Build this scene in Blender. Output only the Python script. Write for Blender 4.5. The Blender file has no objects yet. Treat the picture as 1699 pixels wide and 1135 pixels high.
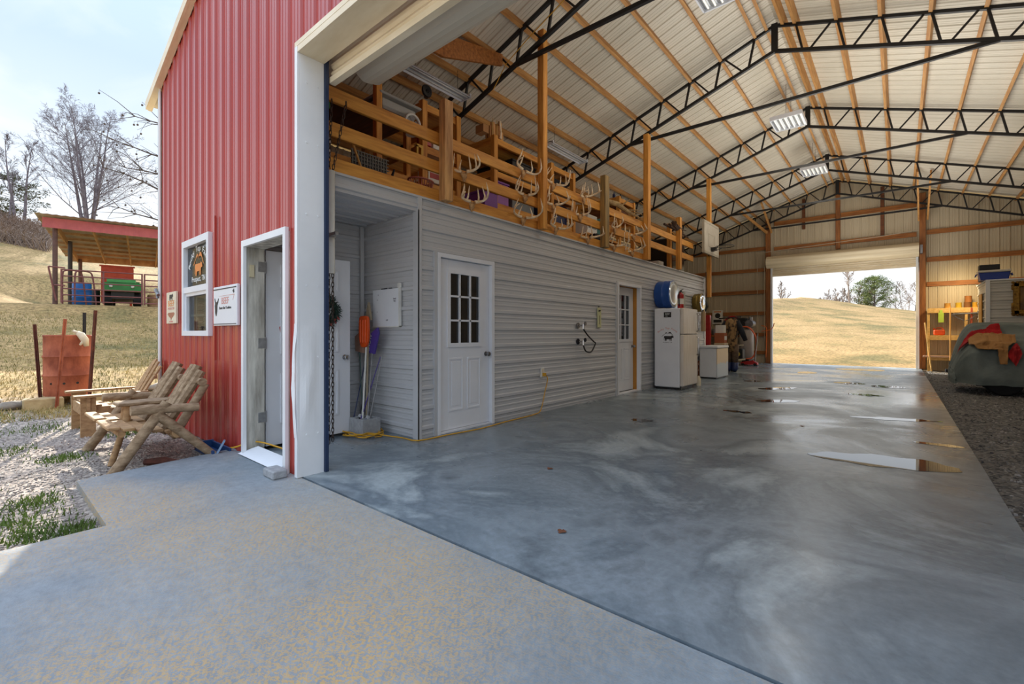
import bpy, math, random
from mathutils import Vector, Matrix, noise
PI = math.pi
SC = bpy.context.scene
COL = SC.collection
ORG = {}          # world origin of every object that was made
LABELS = {}

# ------------------------------------------------------------------ mesh builder
class MB:
    def __init__(s):
        s.v = []; s.f = []
    def add(s, vs, fs):
        b = len(s.v); s.v.extend([tuple(p) for p in vs]); s.f.extend([tuple(i + b for i in f) for f in fs]); return s
    def box(s, x0, x1, y0, y1, z0, z1):
        return s.add([(x0,y0,z0),(x1,y0,z0),(x1,y1,z0),(x0,y1,z0),(x0,y0,z1),(x1,y0,z1),(x1,y1,z1),(x0,y1,z1)],
                     [(0,3,2,1),(4,5,6,7),(0,1,5,4),(1,2,6,5),(2,3,7,6),(3,0,4,7)])
    def cham(s, x0, x1, y0, y1, z0, z1, c=.01):
        # box with chamfered edges
        vs = []; 
        for (zz, k) in ((z0, c), (z0 + c, 0), (z1 - c, 0), (z1, c)):
            for (a, b) in ((x0+k+c, y0+k), (x1-k-c, y0+k), (x1-k, y0+k+c), (x1-k, y1-k-c), (x1-k-c, y1-k), (x0+k+c, y1-k), (x0+k, y1-k-c), (x0+k, y0+k+c)):
                vs.append((a, b, zz))
        fs = [tuple(range(7, -1, -1)), tuple(range(24, 32))]
        for r in range(3):
            for i in range(8):
                j = (i + 1) % 8; fs.append((r*8+i, r*8+j, r*8+8+j, r*8+8+i))
        return s.add(vs, fs)
    def bar(s, p, q, w, h, up=(0, 0, 1)):
        p = Vector(p); q = Vector(q); d = (q - p).normalized(); u = Vector(up)
        sd = d.cross(u)
        if sd.length < 1e-4: sd = d.cross(Vector((1, 0, 0)))
        sd.normalize(); u = sd.cross(d)
        a = sd * w / 2; b = u * h / 2
        return s.add([p-a-b, p+a-b, p+a+b, p-a+b, q-a-b, q+a-b, q+a+b, q-a+b],
                     [(0,1,2,3),(7,6,5,4),(0,4,5,1),(1,5,6,2),(2,6,7,3),(3,7,4,0)])
    def tube(s, pts, r, n=8, caps=True, closed=False):
        pts = [Vector(p) for p in pts]; m = len(pts)
        rs = r if isinstance(r, (list, tuple)) else [r] * m
        vs = []; prev = None
        for i, p in enumerate(pts):
            if closed: d = pts[(i+1) % m] - pts[i-1]
            else: d = pts[min(i+1, m-1)] - pts[max(i-1, 0)]
            if d.length < 1e-9: d = Vector((0, 0, 1))
            d.normalize()
            if prev is None:
                a = d.orthogonal().normalized()
            else:
                a = prev - d * prev.dot(d)
                a = a.normalized() if a.length > 1e-6 else d.orthogonal().normalized()
            prev = a; b = d.cross(a)
            for k in range(n):
                t = 2 * PI * k / n
                vs.append(p + (a * math.cos(t) + b * math.sin(t)) * rs[i])
        fs = []
        for i in range(m if closed else m - 1):
            j = (i + 1) % m
            for k in range(n):
                l = (k + 1) % n; fs.append((i*n+k, i*n+l, j*n+l, j*n+k))
        if caps and not closed:
            fs.append(tuple(range(n-1, -1, -1))); fs.append(tuple((m-1)*n + k for k in range(n)))
        return s.add(vs, fs)
    def lathe(s, prof, c=(0, 0, 0), axis='z', n=24, cap=True, ang=None):
        # prof: list of (radius, height)
        vs = []; fs = []
        for (r, h) in prof:
            for k in range(n):
                t = 2 * PI * k / n; a = r * math.cos(t); b = r * math.sin(t)
                p = {'z': (a, b, h), 'x': (h, a, b), 'y': (b, h, a)}[axis]
                vs.append((p[0]+c[0], p[1]+c[1], p[2]+c[2]))
        m = len(prof)
        for i in range(m - 1):
            for k in range(n):
                l = (k + 1) % n; fs.append((i*n+k, i*n+l, (i+1)*n+l, (i+1)*n+k))
        if cap:
            if prof[0][0] > 1e-5: fs.append(tuple(range(n-1, -1, -1)))
            if prof[-1][0] > 1e-5: fs.append(tuple((m-1)*n + k for k in range(n)))
        return s.add(vs, fs)
    def prism(s, poly, axis, a0, a1):
        n = len(poly)
        P = {'x': lambda p, a: (a, p[0], p[1]), 'y': lambda p, a: (p[0], a, p[1]), 'z': lambda p, a: (p[0], p[1], a)}[axis]
        vs = [P(p, a0) for p in poly] + [P(p, a1) for p in poly]
        fs = [tuple(range(n-1, -1, -1)), tuple(range(n, 2*n))] + [(i, (i+1) % n, n + (i+1) % n, n + i) for i in range(n)]
        return s.add(vs, fs)
    def grid(s, nu, nv, fn, keep=None):
        vs = [fn(i / nu, j / nv) for i in range(nu + 1) for j in range(nv + 1)]
        fs = []
        for i in range(nu):
            for j in range(nv):
                if keep is None or keep((i + .5) / nu, (j + .5) / nv):
                    a = i * (nv + 1) + j; fs.append((a, a + nv + 1, a + nv + 2, a + 1))
        return s.add(vs, fs)
    def ball(s, c, r, n=10, m=6, jit=0, rnd=None):
        rr = r if isinstance(r, (tuple, list)) else (r, r, r)
        vs = [(c[0], c[1], c[2] - rr[2])]; fs = []
        for i in range(1, m):
            ph = -PI/2 + PI * i / m
            for k in range(n):
                t = 2 * PI * k / n; j = 1 + (rnd.uniform(-jit, jit) if rnd else 0)
                vs.append((c[0] + rr[0]*math.cos(ph)*math.cos(t)*j, c[1] + rr[1]*math.cos(ph)*math.sin(t)*j, c[2] + rr[2]*math.sin(ph)*j))
        vs.append((c[0], c[1], c[2] + rr[2])); L = len(vs) - 1
        for k in range(n): fs.append((0, 1 + (k+1) % n, 1 + k))
        for i in range(m - 2):
            for k in range(n):
                l = (k+1) % n; fs.append((1+i*n+k, 1+i*n+l, 1+(i+1)*n+l, 1+(i+1)*n+k))
        for k in range(n): fs.append((L, 1+(m-2)*n+k, 1+(m-2)*n+(k+1) % n))
        return s.add(vs, fs)
    def build(s, name, mat, parent=None, smooth=False, org=None, bevel=0, kind=None, label=None):
        o = org if org is not None else (ORG[parent.name] if parent is not None else Vector((0, 0, 0)))
        o = Vector(o)
        me = bpy.data.meshes.new(name)
        me.from_pydata([(v[0]-o.x, v[1]-o.y, v[2]-o.z) for v in s.v], [], s.f)
        me.materials.append(mat)
        if smooth:
            me.polygons.foreach_set('use_smooth', [True] * len(me.polygons))
        me.update()
        ob = bpy.data.objects.new(name, me); COL.objects.link(ob)
        if smooth == 'auto':
            try:
                me.set_sharp_from_angle(angle=math.radians(38))
            except Exception:
                pass
        if bevel:
            b = ob.modifiers.new('bevel', 'BEVEL'); b.width = bevel; b.segments = 2; b.limit_method = 'ANGLE'
        if parent is not None:
            ob.parent = parent; ob.location = o - ORG[parent.name]
        else:
            ob.location = o
        ORG[ob.name] = o
        if kind: ob['kind'] = kind
        if label: ob['label'] = label
        return ob

def tag(o, label, cat, group=None, kind=None):
    o['label'] = label; o['category'] = cat
    if group: o['group'] = group
    if kind: o['kind'] = kind
    return o
def thing(name, label, cat, loc, group=None):
    o = bpy.data.objects.new(name, None); o.empty_display_size = .1; COL.objects.link(o)
    o.location = loc; ORG[o.name] = Vector(loc)
    return tag(o, label, cat, group)
def solo(name, mb, mat, label, cat, group=None, kind=None, smooth=False, bevel=0, org=None):
    if org is None:
        xs = [v[0] for v in mb.v]; ys = [v[1] for v in mb.v]; zs = [v[2] for v in mb.v]
        org = ((min(xs)+max(xs))/2, (min(ys)+max(ys))/2, min(zs))
    return tag(mb.build(name, mat, None, smooth, org, bevel), label, cat, group, kind)
def struct(name, mb, mat, parent=None, smooth=False, bevel=0):
    o = mb.build(name, mat, parent, smooth, None, bevel); o['kind'] = 'structure'; return o
def structroot(name, loc):
    o = bpy.data.objects.new(name, None); COL.objects.link(o); o.location = loc; ORG[o.name] = Vector(loc); o['kind'] = 'structure'; return o
def kids(o): return [c for c in bpy.data.objects if c.parent == o]
def copy_tree(o, parent=None):
    c = o.copy(); COL.objects.link(c)
    if parent is not None: c.parent = parent
    ORG[c.name] = ORG[o.name].copy()
    for ch in kids(o): copy_tree(ch, c)
    return c
def dup(o, loc, label, rotz=None, group=None):
    c = copy_tree(o); c.location = loc
    if rotz is not None: c.rotation_euler.z = rotz
    c['label'] = label
    if group: c['group'] = group
    return c

# ------------------------------------------------------------------ materials
def sl(c):   # 0-255 srgb -> linear
    r = []
    for x in c:
        x /= 255.0
        r.append(x / 12.92 if x <= .04045 else ((x + .055) / 1.055) ** 2.4)
    return (r[0], r[1], r[2], 1)
def N(nt, t, **kw):
    n = nt.nodes.new(t)
    for k, v in kw.items():
        if k in n.inputs: n.inputs[k].default_value = v
        else: setattr(n, k, v)
    return n
def M(name, col, rough=.6, metal=0, col2=None, scale=6, stretch=(1, 1, 1), bump=0, bscale=30, detail=4, lo=.35, hi=.7, spec=.5, emit=0, dist=.02, alpha=1, trans=0, coat=0):
    m = bpy.data.materials.new(name); m.use_nodes = True; nt = m.node_tree
    b = nt.nodes['Principled BSDF']; c = sl(col)
    b.inputs['Base Color'].default_value = c
    b.inputs['Roughness'].default_value = rough; b.inputs['Metallic'].default_value = metal
    b.inputs['Specular IOR Level'].default_value = spec
    b.inputs['Alpha'].default_value = alpha; b.inputs['Transmission Weight'].default_value = trans
    b.inputs['Coat Weight'].default_value = coat
    tc = N(nt, 'ShaderNodeTexCoord'); mp = N(nt, 'ShaderNodeMapping'); mp.inputs['Scale'].default_value = stretch
    nt.links.new(tc.outputs['Object'], mp.inputs['Vector'])
    c2 = sl(col2) if col2 else tuple(x * .86 for x in c[:3]) + (1,)
    nz = N(nt, 'ShaderNodeTexNoise', Scale=scale, Detail=detail, Roughness=.6)
    nt.links.new(mp.outputs['Vector'], nz.inputs['Vector'])
    rp = N(nt, 'ShaderNodeValToRGB'); e = rp.color_ramp.elements
    e[0].position = lo; e[0].color = c2; e[1].position = hi; e[1].color = c
    nt.links.new(nz.outputs['Fac'], rp.inputs['Fac']); nt.links.new(rp.outputs['Color'], b.inputs['Base Color'])
    if bump:
        n2 = N(nt, 'ShaderNodeTexNoise', Scale=bscale, Detail=3)
        nt.links.new(mp.outputs['Vector'], n2.inputs['Vector'])
        bp = N(nt, 'ShaderNodeBump', Strength=bump, Distance=dist)
        nt.links.new(n2.outputs['Fac'], bp.inputs['Height']); nt.links.new(bp.outputs['Normal'], b.inputs['Normal'])
    if emit:
        b.inputs['Emission Color'].default_value = c; b.inputs['Emission Strength'].default_value = emit
    return m
def wood(name, c1, c2, axis):
    st = {'x': (1.2, 14, 14), 'y': (14, 1.2, 14), 'z': (14, 14, 1.2)}[axis]
    return M(name, c1, .62, 0, c2, 1.6, st, .25, 3, 5, .32, .68, dist=.01)
PINE1, PINE2 = (226, 162, 72), (178, 110, 38)
pine_x = wood('pine_x', PINE1, PINE2, 'x'); pine_y = wood('pine_y', PINE1, PINE2, 'y'); pine_z = wood('pine_z', PINE1, PINE2, 'z')
pur_y = wood('purlin_wood', (204, 154, 90), (164, 110, 56), 'y')
girt_x = wood('girt_wood', (176, 112, 50), (122, 70, 26), 'x')
rough_z = wood('rough_timber', (230, 178, 114), (156, 106, 62), 'z')
dark_x = wood('dark_wood_x', (120, 66, 26), (80, 42, 16), 'x')
pale_w = M('pale_wood', (236, 196, 124), .6, 0, (210, 164, 90), 5, (3, 3, 3))
grey_w = M('weathered_wood', (172, 148, 118), .8, 0, (122, 98, 72), 2.4, (9, 4, 9), .35, 6, 5)
tan_w = M('cedar_wood', (186, 150, 106), .75, 0, (146, 112, 76), 2.4, (9, 4, 9), .3, 6, 5)
log_end = M('log_end', (160, 130, 96), .85, 0, (104, 84, 62), 22)
red_m = M('red_sheet_metal', (178, 68, 58), .26, 0, (168, 60, 52), .8, (1, 1, .35), spec=.8)
grey_m = M('grey_sheet_metal', (196, 197, 199), .38, .0, (184, 185, 187), .7, (1, .3, 2), spec=.6)
tan_m = M('tan_inside_sheet', (196, 182, 154), .5, 0, (180, 165, 138), 1.2, (1, 1, .2))
roof_m = M('silver_roof_sheet', (214, 205, 186), .42, .0, (194, 185, 166), .55, (.3, 1.4, .3), spec=.6)
white_t = M('white_trim_metal', (236, 238, 240), .4, 0, (224, 227, 230), 1.5)
cream_t = M('cream_trim_metal', (242, 230, 204), .45, 0, (222, 206, 174), 1.8, (1, 4, 4))
white_p = M('white_paint', (228, 231, 236), .38, 0, (218, 221, 227), 1.5)
white_pl = M('white_plastic', (222, 222, 216), .35)
black_s = M('black_steel', (20, 20, 22), .5, 0, (12, 12, 13), 8)
black_p = M('black_plastic', (18, 18, 20), .45)
rub = M('black_rubber', (22, 22, 23), .8, bump=.3, bscale=60)
chrome = M('chrome', (205, 205, 208), .18, 1)
steel = M('dull_steel', (150, 150, 152), .4, .9, (120, 120, 122), 9)
galv = M('galvanised', (176, 178, 180), .35, .6, (150, 152, 154), 14)
rust = M('rusted_steel', (182, 104, 74), .85, 0, (128, 62, 40), 4.5, (1, 1, .6), .3, 40)
rustd = M('dark_rust', (104, 52, 34), .85, 0, (66, 34, 24), 9, bump=.3)
bone = M('antler_bone', (252, 240, 214), .5, 0, (224, 190, 142), 5, (4, 4, 4))
skullm = M('skull_bone', (220, 182, 130), .7, 0, (150, 104, 62), 22)
yel = M('yellow_cord', (214, 160, 36), .5)
blue_d = M('blue_plastic', (24, 78, 140), .35, 0, (18, 64, 122), 4)
blue_b = M('blue_barrel_plastic', (28, 104, 176), .4, 0, (22, 88, 156), 4)
navy = M('navy_blue', (24, 44, 92), .5)
red_p = M('red_paint', (186, 36, 34), .4, 0, (150, 26, 26), 5)
org_p = M('orange_plastic', (226, 86, 26), .4)
purple = M('purple_plastic', (128, 70, 160), .45)
purp_d = M('dark_purple', (74, 54, 140), .5)
green_g = M('green_paint', (48, 132, 62), .4, 0, (38, 112, 50), 3)
glass = M('window_glass', (40, 46, 48), .04, spec=.8, alpha=.45)
darkg = M('dark_glass', (26, 30, 34), .05, spec=.9)
blind_g = M('blind_grey', (120, 132, 124), .6)
concb = M('concrete_block', (168, 170, 172), .9, 0, (146, 148, 150), 18, bump=.4, bscale=60)
stone_m = M('field_stone', (150, 140, 126), .9, 0, (112, 102, 92), 5, bump=.5, bscale=14)
paper = M('paper_white', (226, 224, 216), .7)
cream = M('cream_board', (224, 214, 190), .55)
gold = M('gold_frame', (176, 134, 52), .45, .5, (110, 78, 26), 16, bump=.8, bscale=40)
ink = M('black_ink', (40, 38, 38), .6)
ink_o = M('orange_ink', (226, 140, 66), .6)
ink_r = M('faded_red_ink', (216, 150, 140), .6)
ink_w = M('white_ink', (232, 234, 232), .6)
tarp = M('grey_tarp', (116, 126, 122), .75, 0, (92, 102, 100), 2.2, bump=.25, bscale=18)
redcl = M('red_cloth', (190, 26, 32), .85, 0, (140, 16, 22), 4, bump=.4, bscale=24)
tancl = M('tan_canvas', (176, 132, 80), .9, 0, (150, 108, 62), 4, bump=.4, bscale=24)
camo = M('camouflage_cloth', (150, 118, 78), .9, 0, (58, 46, 34), 9, (1, 1, .7), lo=.44, hi=.54)
darkcl = M('dark_cloth', (30, 32, 44), .9, 0, (18, 20, 28), 5)
bark = M('tree_bark', (136, 128, 128), .9, 0, (104, 96, 96), 3)
barkd = M('dark_bark', (96, 84, 78), .9, 0, (70, 60, 56), 3)
pine_l = M('pine_needles', (136, 142, 70), .8, 0, (82, 98, 50), 1.2)
ever_l = M('juniper_needles', (104, 106, 78), .85, 0, (70, 78, 56), 1.2)
brush_m = M('dry_brush', (160, 140, 124), .9, 0, (122, 104, 92), 2)
# ------------------------------------------------------------------ the shell of the pole barn
RX, RZ, RS = -1.72, 6.90, .338
XL, XR, YF, YB = -8.11, 4.67, 1.78, 20.75
OL, OR_, OH = -3.80, .5, 3.52
OLB = -3.88       # big opening
def roofz(x): return RZ - RS * abs(x - RX)
GREY = -4.15                        # plane of the long grey wall
EZ = 2.74                           # its top
PROF = [(0, 0), (.012, .019), (.046, .019), (.058, 0), (.105, 0), (.111, .005), (.127, .005), (.133, 0), (.17, 0), (.176, .005), (.192, .005), (.198, 0)]
PER = .2286
def prof_pts(u0, u1, ph=0.0, per=PER):
    pts = []
    k = math.floor((u0 - ph) / per) - 1
    def d_at(u):
        t = (u - ph) % per
        P = PROF + [(per, 0)]
        for a, b in zip(P, P[1:]):
            if a[0] <= t <= b[0]:
                return a[1] + (b[1]-a[1]) * (t-a[0]) / max(b[0]-a[0], 1e-6)
        return 0
    pts.append((u0, d_at(u0)))
    while ph + k * per < u1:
        for (t, d) in PROF:
            u = ph + k * per + t
            if u0 + 1e-4 < u < u1 - 1e-4: pts.append((u, d))
        k += 1
    pts.append((u1, d_at(u1)))
    return pts
def corr(mb, u0, u1, v0, v1, P, ph=0.0, per=PER):
    # sheet ribbed along v; v1 may be a function of u
    f1 = v1 if callable(v1) else (lambda u: v1)
    f0 = v0 if callable(v0) else (lambda u: v0)
    pp = prof_pts(u0, u1, ph, per); vs = []; fs = []
    for (u, d) in pp:
        vs.append(P(u, f0(u), d)); vs.append(P(u, f1(u), d))
    for i in range(len(pp) - 1): fs.append((2*i, 2*i+2, 2*i+3, 2*i+1))
    mb.add(vs, fs)

def rim(mb, P, u0, u1, v0, v1, l, r, b, t, d0, d1):
    # four frame members that meet without overlapping; P maps (u, v, depth) to world
    def bx(a0, a1, c0, c1):
        p, q = P(a0, c0, d0), P(a1, c1, d1); mb.box(min(p[0], q[0]), max(p[0], q[0]), min(p[1], q[1]), max(p[1], q[1]), min(p[2], q[2]), max(p[2], q[2]))
    if l: bx(u0, u0+l, v0, v1)
    if r: bx(u1-r, u1, v0, v1)
    if b: bx(u0+l, u1-r, v0, v0+b)
    if t: bx(u0+l, u1-r, v1-t, v1)
# floor, driveway, gravel bay
def noise_floor(name, stops, scale, rough, r_noise, speck=None, bump=.1):
    m = bpy.data.materials.new(name); m.use_nodes = True; nt = m.node_tree; b = nt.nodes['Principled BSDF']
    tc = N(nt, 'ShaderNodeTexCoord')
    n1 = N(nt, 'ShaderNodeTexNoise', Scale=scale, Detail=8, Roughness=.62, Distortion=.6)
    nt.links.new(tc.outputs['Object'], n1.inputs['Vector'])
    rp = N(nt, 'ShaderNodeValToRGB'); el = rp.color_ramp.elements
    while len(el) < len(stops): el.new(.5)
    for e, (p, c) in zip(el, stops): e.position = p; e.color = sl(c)
    nt.links.new(n1.outputs['Fac'], rp.inputs['Fac'])
    out = rp.outputs['Color']
    n3 = N(nt, 'ShaderNodeTexNoise', Scale=scale * 26, Detail=4, Roughness=.7)
    nt.links.new(tc.outputs['Object'], n3.inputs['Vector'])
    mx = N(nt, 'ShaderNodeMix'); mx.data_type = 'RGBA'; mx.blend_type = 'OVERLAY'; mx.inputs[0].default_value = .35
    nt.links.new(out, mx.inputs[6]); nt.links.new(n3.outputs['Fac'], mx.inputs[7]); out = mx.outputs[2]
    if speck:
        vo = N(nt, 'ShaderNodeTexNoise', Scale=speck[1], Detail=2, Roughness=.8); nt.links.new(tc.outputs['Object'], vo.inputs['Vector'])
        r2 = N(nt, 'ShaderNodeValToRGB'); r2.color_ramp.elements[0].position = speck[2]; r2.color_ramp.elements[1].position = speck[2] + .12
        big = N(nt, 'ShaderNodeTexNoise', Scale=.55, Detail=3); nt.links.new(tc.outputs['Object'], big.inputs['Vector'])
        r3 = N(nt, 'ShaderNodeValToRGB'); r3.color_ramp.elements[0].position = .42; r3.color_ramp.elements[1].position = .68
        nt.links.new(big.outputs['Fac'], r3.inputs['Fac'])
        nt.links.new(vo.outputs['Fac'], r2.inputs['Fac'])
        mm = N(nt, 'ShaderNodeMath', operation='MULTIPLY'); nt.links.new(r2.outputs['Color'], mm.inputs[0]); nt.links.new(r3.outputs['Color'], mm.inputs[1])
        m2 = N(nt, 'ShaderNodeMix'); m2.data_type = 'RGBA'; nt.links.new(mm.outputs[0], m2.inputs[0]); nt.links.new(out, m2.inputs[6]); m2.inputs[7].default_value = sl(speck[0]); out = m2.outputs[2]
    nt.links.new(out, b.inputs['Base Color'])
    n2 = N(nt, 'ShaderNodeTexNoise', Scale=r_noise[0], Detail=5, Roughness=.6, Distortion=.8); nt.links.new(tc.outputs['Object'], n2.inputs['Vector'])
    mr = N(nt, 'ShaderNodeMapRange'); mr.inputs[1].default_value = .35; mr.inputs[2].default_value = .65; mr.inputs[3].default_value = r_noise[1]; mr.inputs[4].default_value = r_noise[2]
    nt.links.new(n2.outputs['Fac'], mr.inputs[0]); nt.links.new(mr.outputs[0], b.inputs['Roughness'])
    bp = N(nt, 'ShaderNodeBump', Strength=bump, Distance=.01); nt.links.new(n3.outputs['Fac'], bp.inputs['Height']); nt.links.new(bp.outputs['Normal'], b.inputs['Normal'])
    b.inputs['Specular IOR Level'].default_value = rough
    return m
floor_m = noise_floor('sealed_concrete', [(.32, (76, 86, 94)), (.44, (128, 139, 147)), (.52, (102, 114, 123)), (.63, (160, 171, 176))], .75, .5, (.5, .14, .42), None, .05)
apron_m = noise_floor('driveway_concrete', [(.3, (112, 122, 130)), (.5, (134, 142, 148)), (.7, (152, 157, 160))], .6, .3, (2, .7, .9), ((192, 160, 108), 62, .44), .6)
def gravel_mat(name, cols, scale):
    m = bpy.data.materials.new(name); m.use_nodes = True; nt = m.node_tree; b = nt.nodes['Principled BSDF']
    tc = N(nt, 'ShaderNodeTexCoord'); vo = N(nt, 'ShaderNodeTexVoronoi', Scale=scale); nt.links.new(tc.outputs['Object'], vo.inputs['Vector'])
    rp = N(nt, 'ShaderNodeValToRGB'); rp.color_ramp.elements[0].color = sl(cols[0]); rp.color_ramp.elements[1].color = sl(cols[1])
    sp = N(nt, 'ShaderNodeSeparateColor'); nt.links.new(vo.outputs['Color'], sp.inputs[0]); nt.links.new(sp.outputs[0], rp.inputs['Fac'])
    nt.links.new(rp.outputs['Color'], b.inputs['Base Color'])
    bp = N(nt, 'ShaderNodeBump', Strength=1, Distance=.03); bp.invert = True
    nt.links.new(vo.outputs['Distance'], bp.inputs['Height']); nt.links.new(bp.outputs['Normal'], b.inputs['Normal'])
    b.inputs['Roughness'].default_value = .85
    return m
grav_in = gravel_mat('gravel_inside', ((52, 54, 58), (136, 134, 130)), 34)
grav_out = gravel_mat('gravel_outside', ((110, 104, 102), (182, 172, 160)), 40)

mb = MB(); mb.prism([(-8.05, YF+.012), (.57, YF+.012), (.57, YB+.12), (-8.05, YB+.12)], 'z', -.15, 0.004); struct('floor', mb, floor_m)
mb = MB(); mb.prism([(-5.3, YF-.004), (-5.11, .56), (-3.78, .55), (-3.75, -7), (7, -7), (7, YF-.004)][::-1], 'z', -.16, 0); struct('floor_driveway', mb, apron_m)
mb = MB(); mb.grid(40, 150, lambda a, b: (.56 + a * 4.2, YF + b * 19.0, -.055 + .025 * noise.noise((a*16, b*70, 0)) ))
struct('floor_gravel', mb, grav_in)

# front wall (red) with window, door and big opening
FP = lambda u, v, d: (u, YF - d, v)
W1 = (-6.96, -5.96, 1.17, 2.35); D1 = (-4.93, -4.03, 0, 2.06)
mb = MB()
for (a, b, lo, hi) in ((XL, W1[0], -.05, None), (W1[0], W1[1], -.05, W1[2]), (W1[0], W1[1], W1[3], None), (W1[1], D1[0], -.05, None), (D1[0], D1[1], D1[3], None),
                       (D1[1], OL-.03, -.05, None), (OL-.03, OR_+.03, OH+.03, None), (OR_+.03, 1.0, -.05, None), (1.0, 4.3, OH, None), (4.3, XR, -.05, None)):  # right bay gap, out of view, added to let daylight in
    corr(mb, a, b, lo, hi if hi else (lambda u: roofz(u) - .03), FP, .06)
struct('wall_front', mb, red_m)
# back wall with its opening
BP = lambda u, v, d: (u, YB - d, v)
mb = MB()
for (a, b, lo, hi) in ((XL, OLB, -.05, None), (OLB, OR_, OH - .02, None), (OR_, XR, -.05, None)):
    corr(mb, a, b, lo, hi if hi else (lambda u: roofz(u) - .03), BP, .06)
struct('wall_back', mb, tan_m)
mb = MB(); corr(mb, YF, YB, -.05, roofz(XL) - .03, lambda u, v, d: (XL - .001 + d, u, v)); struct('wall_left', mb, roof_m)
mb = MB(); corr(mb, YF, YB, -.05, roofz(XR) - .03, lambda u, v, d: (XR - d, u, v)); struct('wall_right', mb, tan_m)
# roof: both slopes
mb = MB()
corr(mb, 1.71, YB + .35, XL - .45, RX, lambda u, v, d: (v, u, roofz(v) + d))
corr(mb, 1.71, YB + .35, RX, XR + .45, lambda u, v, d: (v, u, roofz(v) + d))
struct('ceiling', mb, roof_m)
# rake and corner trims
mb = MB()
for sgn, xe in ((-1, XL - .46), (1, XR + .46)):
    mb.bar((RX, 1.70, RZ + .0), (xe, 1.70, roofz(xe) + .0), .03, .12)
    mb.bar((RX, 1.74, RZ - .055), (xe, 1.74, roofz(xe) - .055), .05, .012)
struct('trim_1', mb, cream_t)
mb = MB(); mb.box(XL - .03, XL + .05, YF - .035, YF - .02, -.03, roofz(XL) - .05); mb.box(XL - .035, XL - .02, YF - .035, YF + .08, -.03, roofz(XL) - .05); struct('trim_2', mb, white_t)
# jambs and header of the big opening
mb = MB(); mb.box(OL - .035, OL + .012, YF - .04, YF - .021, 0.004, OH + .05); mb.box(OL - .02, OL + .012, YF - .0205, 1.97, 0.0045, OH)
mb.grid(6, 16, lambda a, b: (OL - .037 + a*.05 - .012*math.sin(b*PI)*a, YF - .042 - .022*math.sin(b*PI)*(1-a*.3) - .008*noise.noise((a*3, b*6, 1)), .33 + b*.95))
mb.grid(8, 16, lambda a, b: (OL + .0125 + .022*math.sin(b*PI)*math.sin(PI*min(a*1.25, 1))*(.6+.6*noise.noise((a*2, b*3, 4))), YF - .02 + a*.19, .33 + b*.95))
for z in (.35, 1.0, 1.6, 2.2, 2.8, 3.3):
    for y in (1.82, 1.92): mb.lathe([(.008, 0), (.008, .006)], (OL + .012, y, z), 'x', 8)
struct('trim_3', mb, white_t)
mb = MB(); mb.box(OL - .035, OR_ + .035, YF - .04, YF - .021, OH+.051, OH + .09); mb.box(OL+.013, OR_-.013, YF - .02, 1.97, OH, OH + .02); mb.box(OL+.013, OR_-.013, YF-.038, YF-.0205, OH, OH+.05); struct('trim_4', mb, cream_t)
mb = MB(); mb.box(OR_ - .012, OR_ + .035, YF - .04, YF - .021, 0.004, OH + .05); mb.box(OR_ - .012, OR_ + .02, YF - .0205, 1.97, 0.0045, OH); struct('trim_5', mb, white_t)

# front window with two sashes
w = structroot('window_1', (-6.46, YF, W1[2]))
mb = MB()
x0, x1, z0, z1 = W1
FWP = lambda u, v, d: (u, YF + d, v)
rim(mb, FWP, x0, x1, z0, z1, .07, .07, .06, .08, -.045, .03); mb.box(x0+.07, x1-.07, YF-.04, YF+.03, 1.70, 1.77)
rim(mb, FWP, x0+.07, x1-.07, z0+.06, 1.70, .03, .03, 0, .04, -.02, .03)
wf = struct('window_frame', mb, white_p, w)
mb = MB(); mb.box(x0+.07, x1-.07, YF+.004, YF+.01, 1.77, z1-.08); mb.box(x0+.1, x1-.1, YF+.012, YF+.018, z0+.06, 1.66); struct('pane', mb, glass, w)
mb = MB()
for xx in (x0+.35, x1-.35):
    mb.box(xx-.012, xx+.012, YF+.02, YF+.03, z0+.06, z1-.08)
for zz in (1.42, 2.04): mb.box(x0+.07, x1-.07, YF+.02, YF+.03, zz-.012, zz+.012)
struct('muntin', mb, M('muntin_green', (170, 190, 176), .5), w)
mb = MB()
for i in range(40):
    z = z0 + .05 + i * .03; mb.add([(x0+.06, YF+.1, z), (x1-.06, YF+.1, z), (x1-.06, YF+.125, z+.018), (x0+.06, YF+.125, z+.018)], [(0, 1, 2, 3)])
struct('window_blind', mb, blind_g, w)

# small window high in the grey wall
w = structroot('window_2', (GREY, 11.1, 1.75))
mb = MB()
rim(mb, lambda u, v, d: (GREY+d, u, v), 10.58, 11.6, 1.68, 2.24, .1, .1, .08, .07, -.03, .05)
struct('window_frame', mb, M('grey_window_frame', (168, 168, 160), .5), w)
mb = MB(); mb.box(GREY-.01, GREY, 10.66, 11.52, 1.74, 2.19); struct('pane', mb, M('sky_blue_pane', (150, 176, 196), .12, spec=.8), w)

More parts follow.
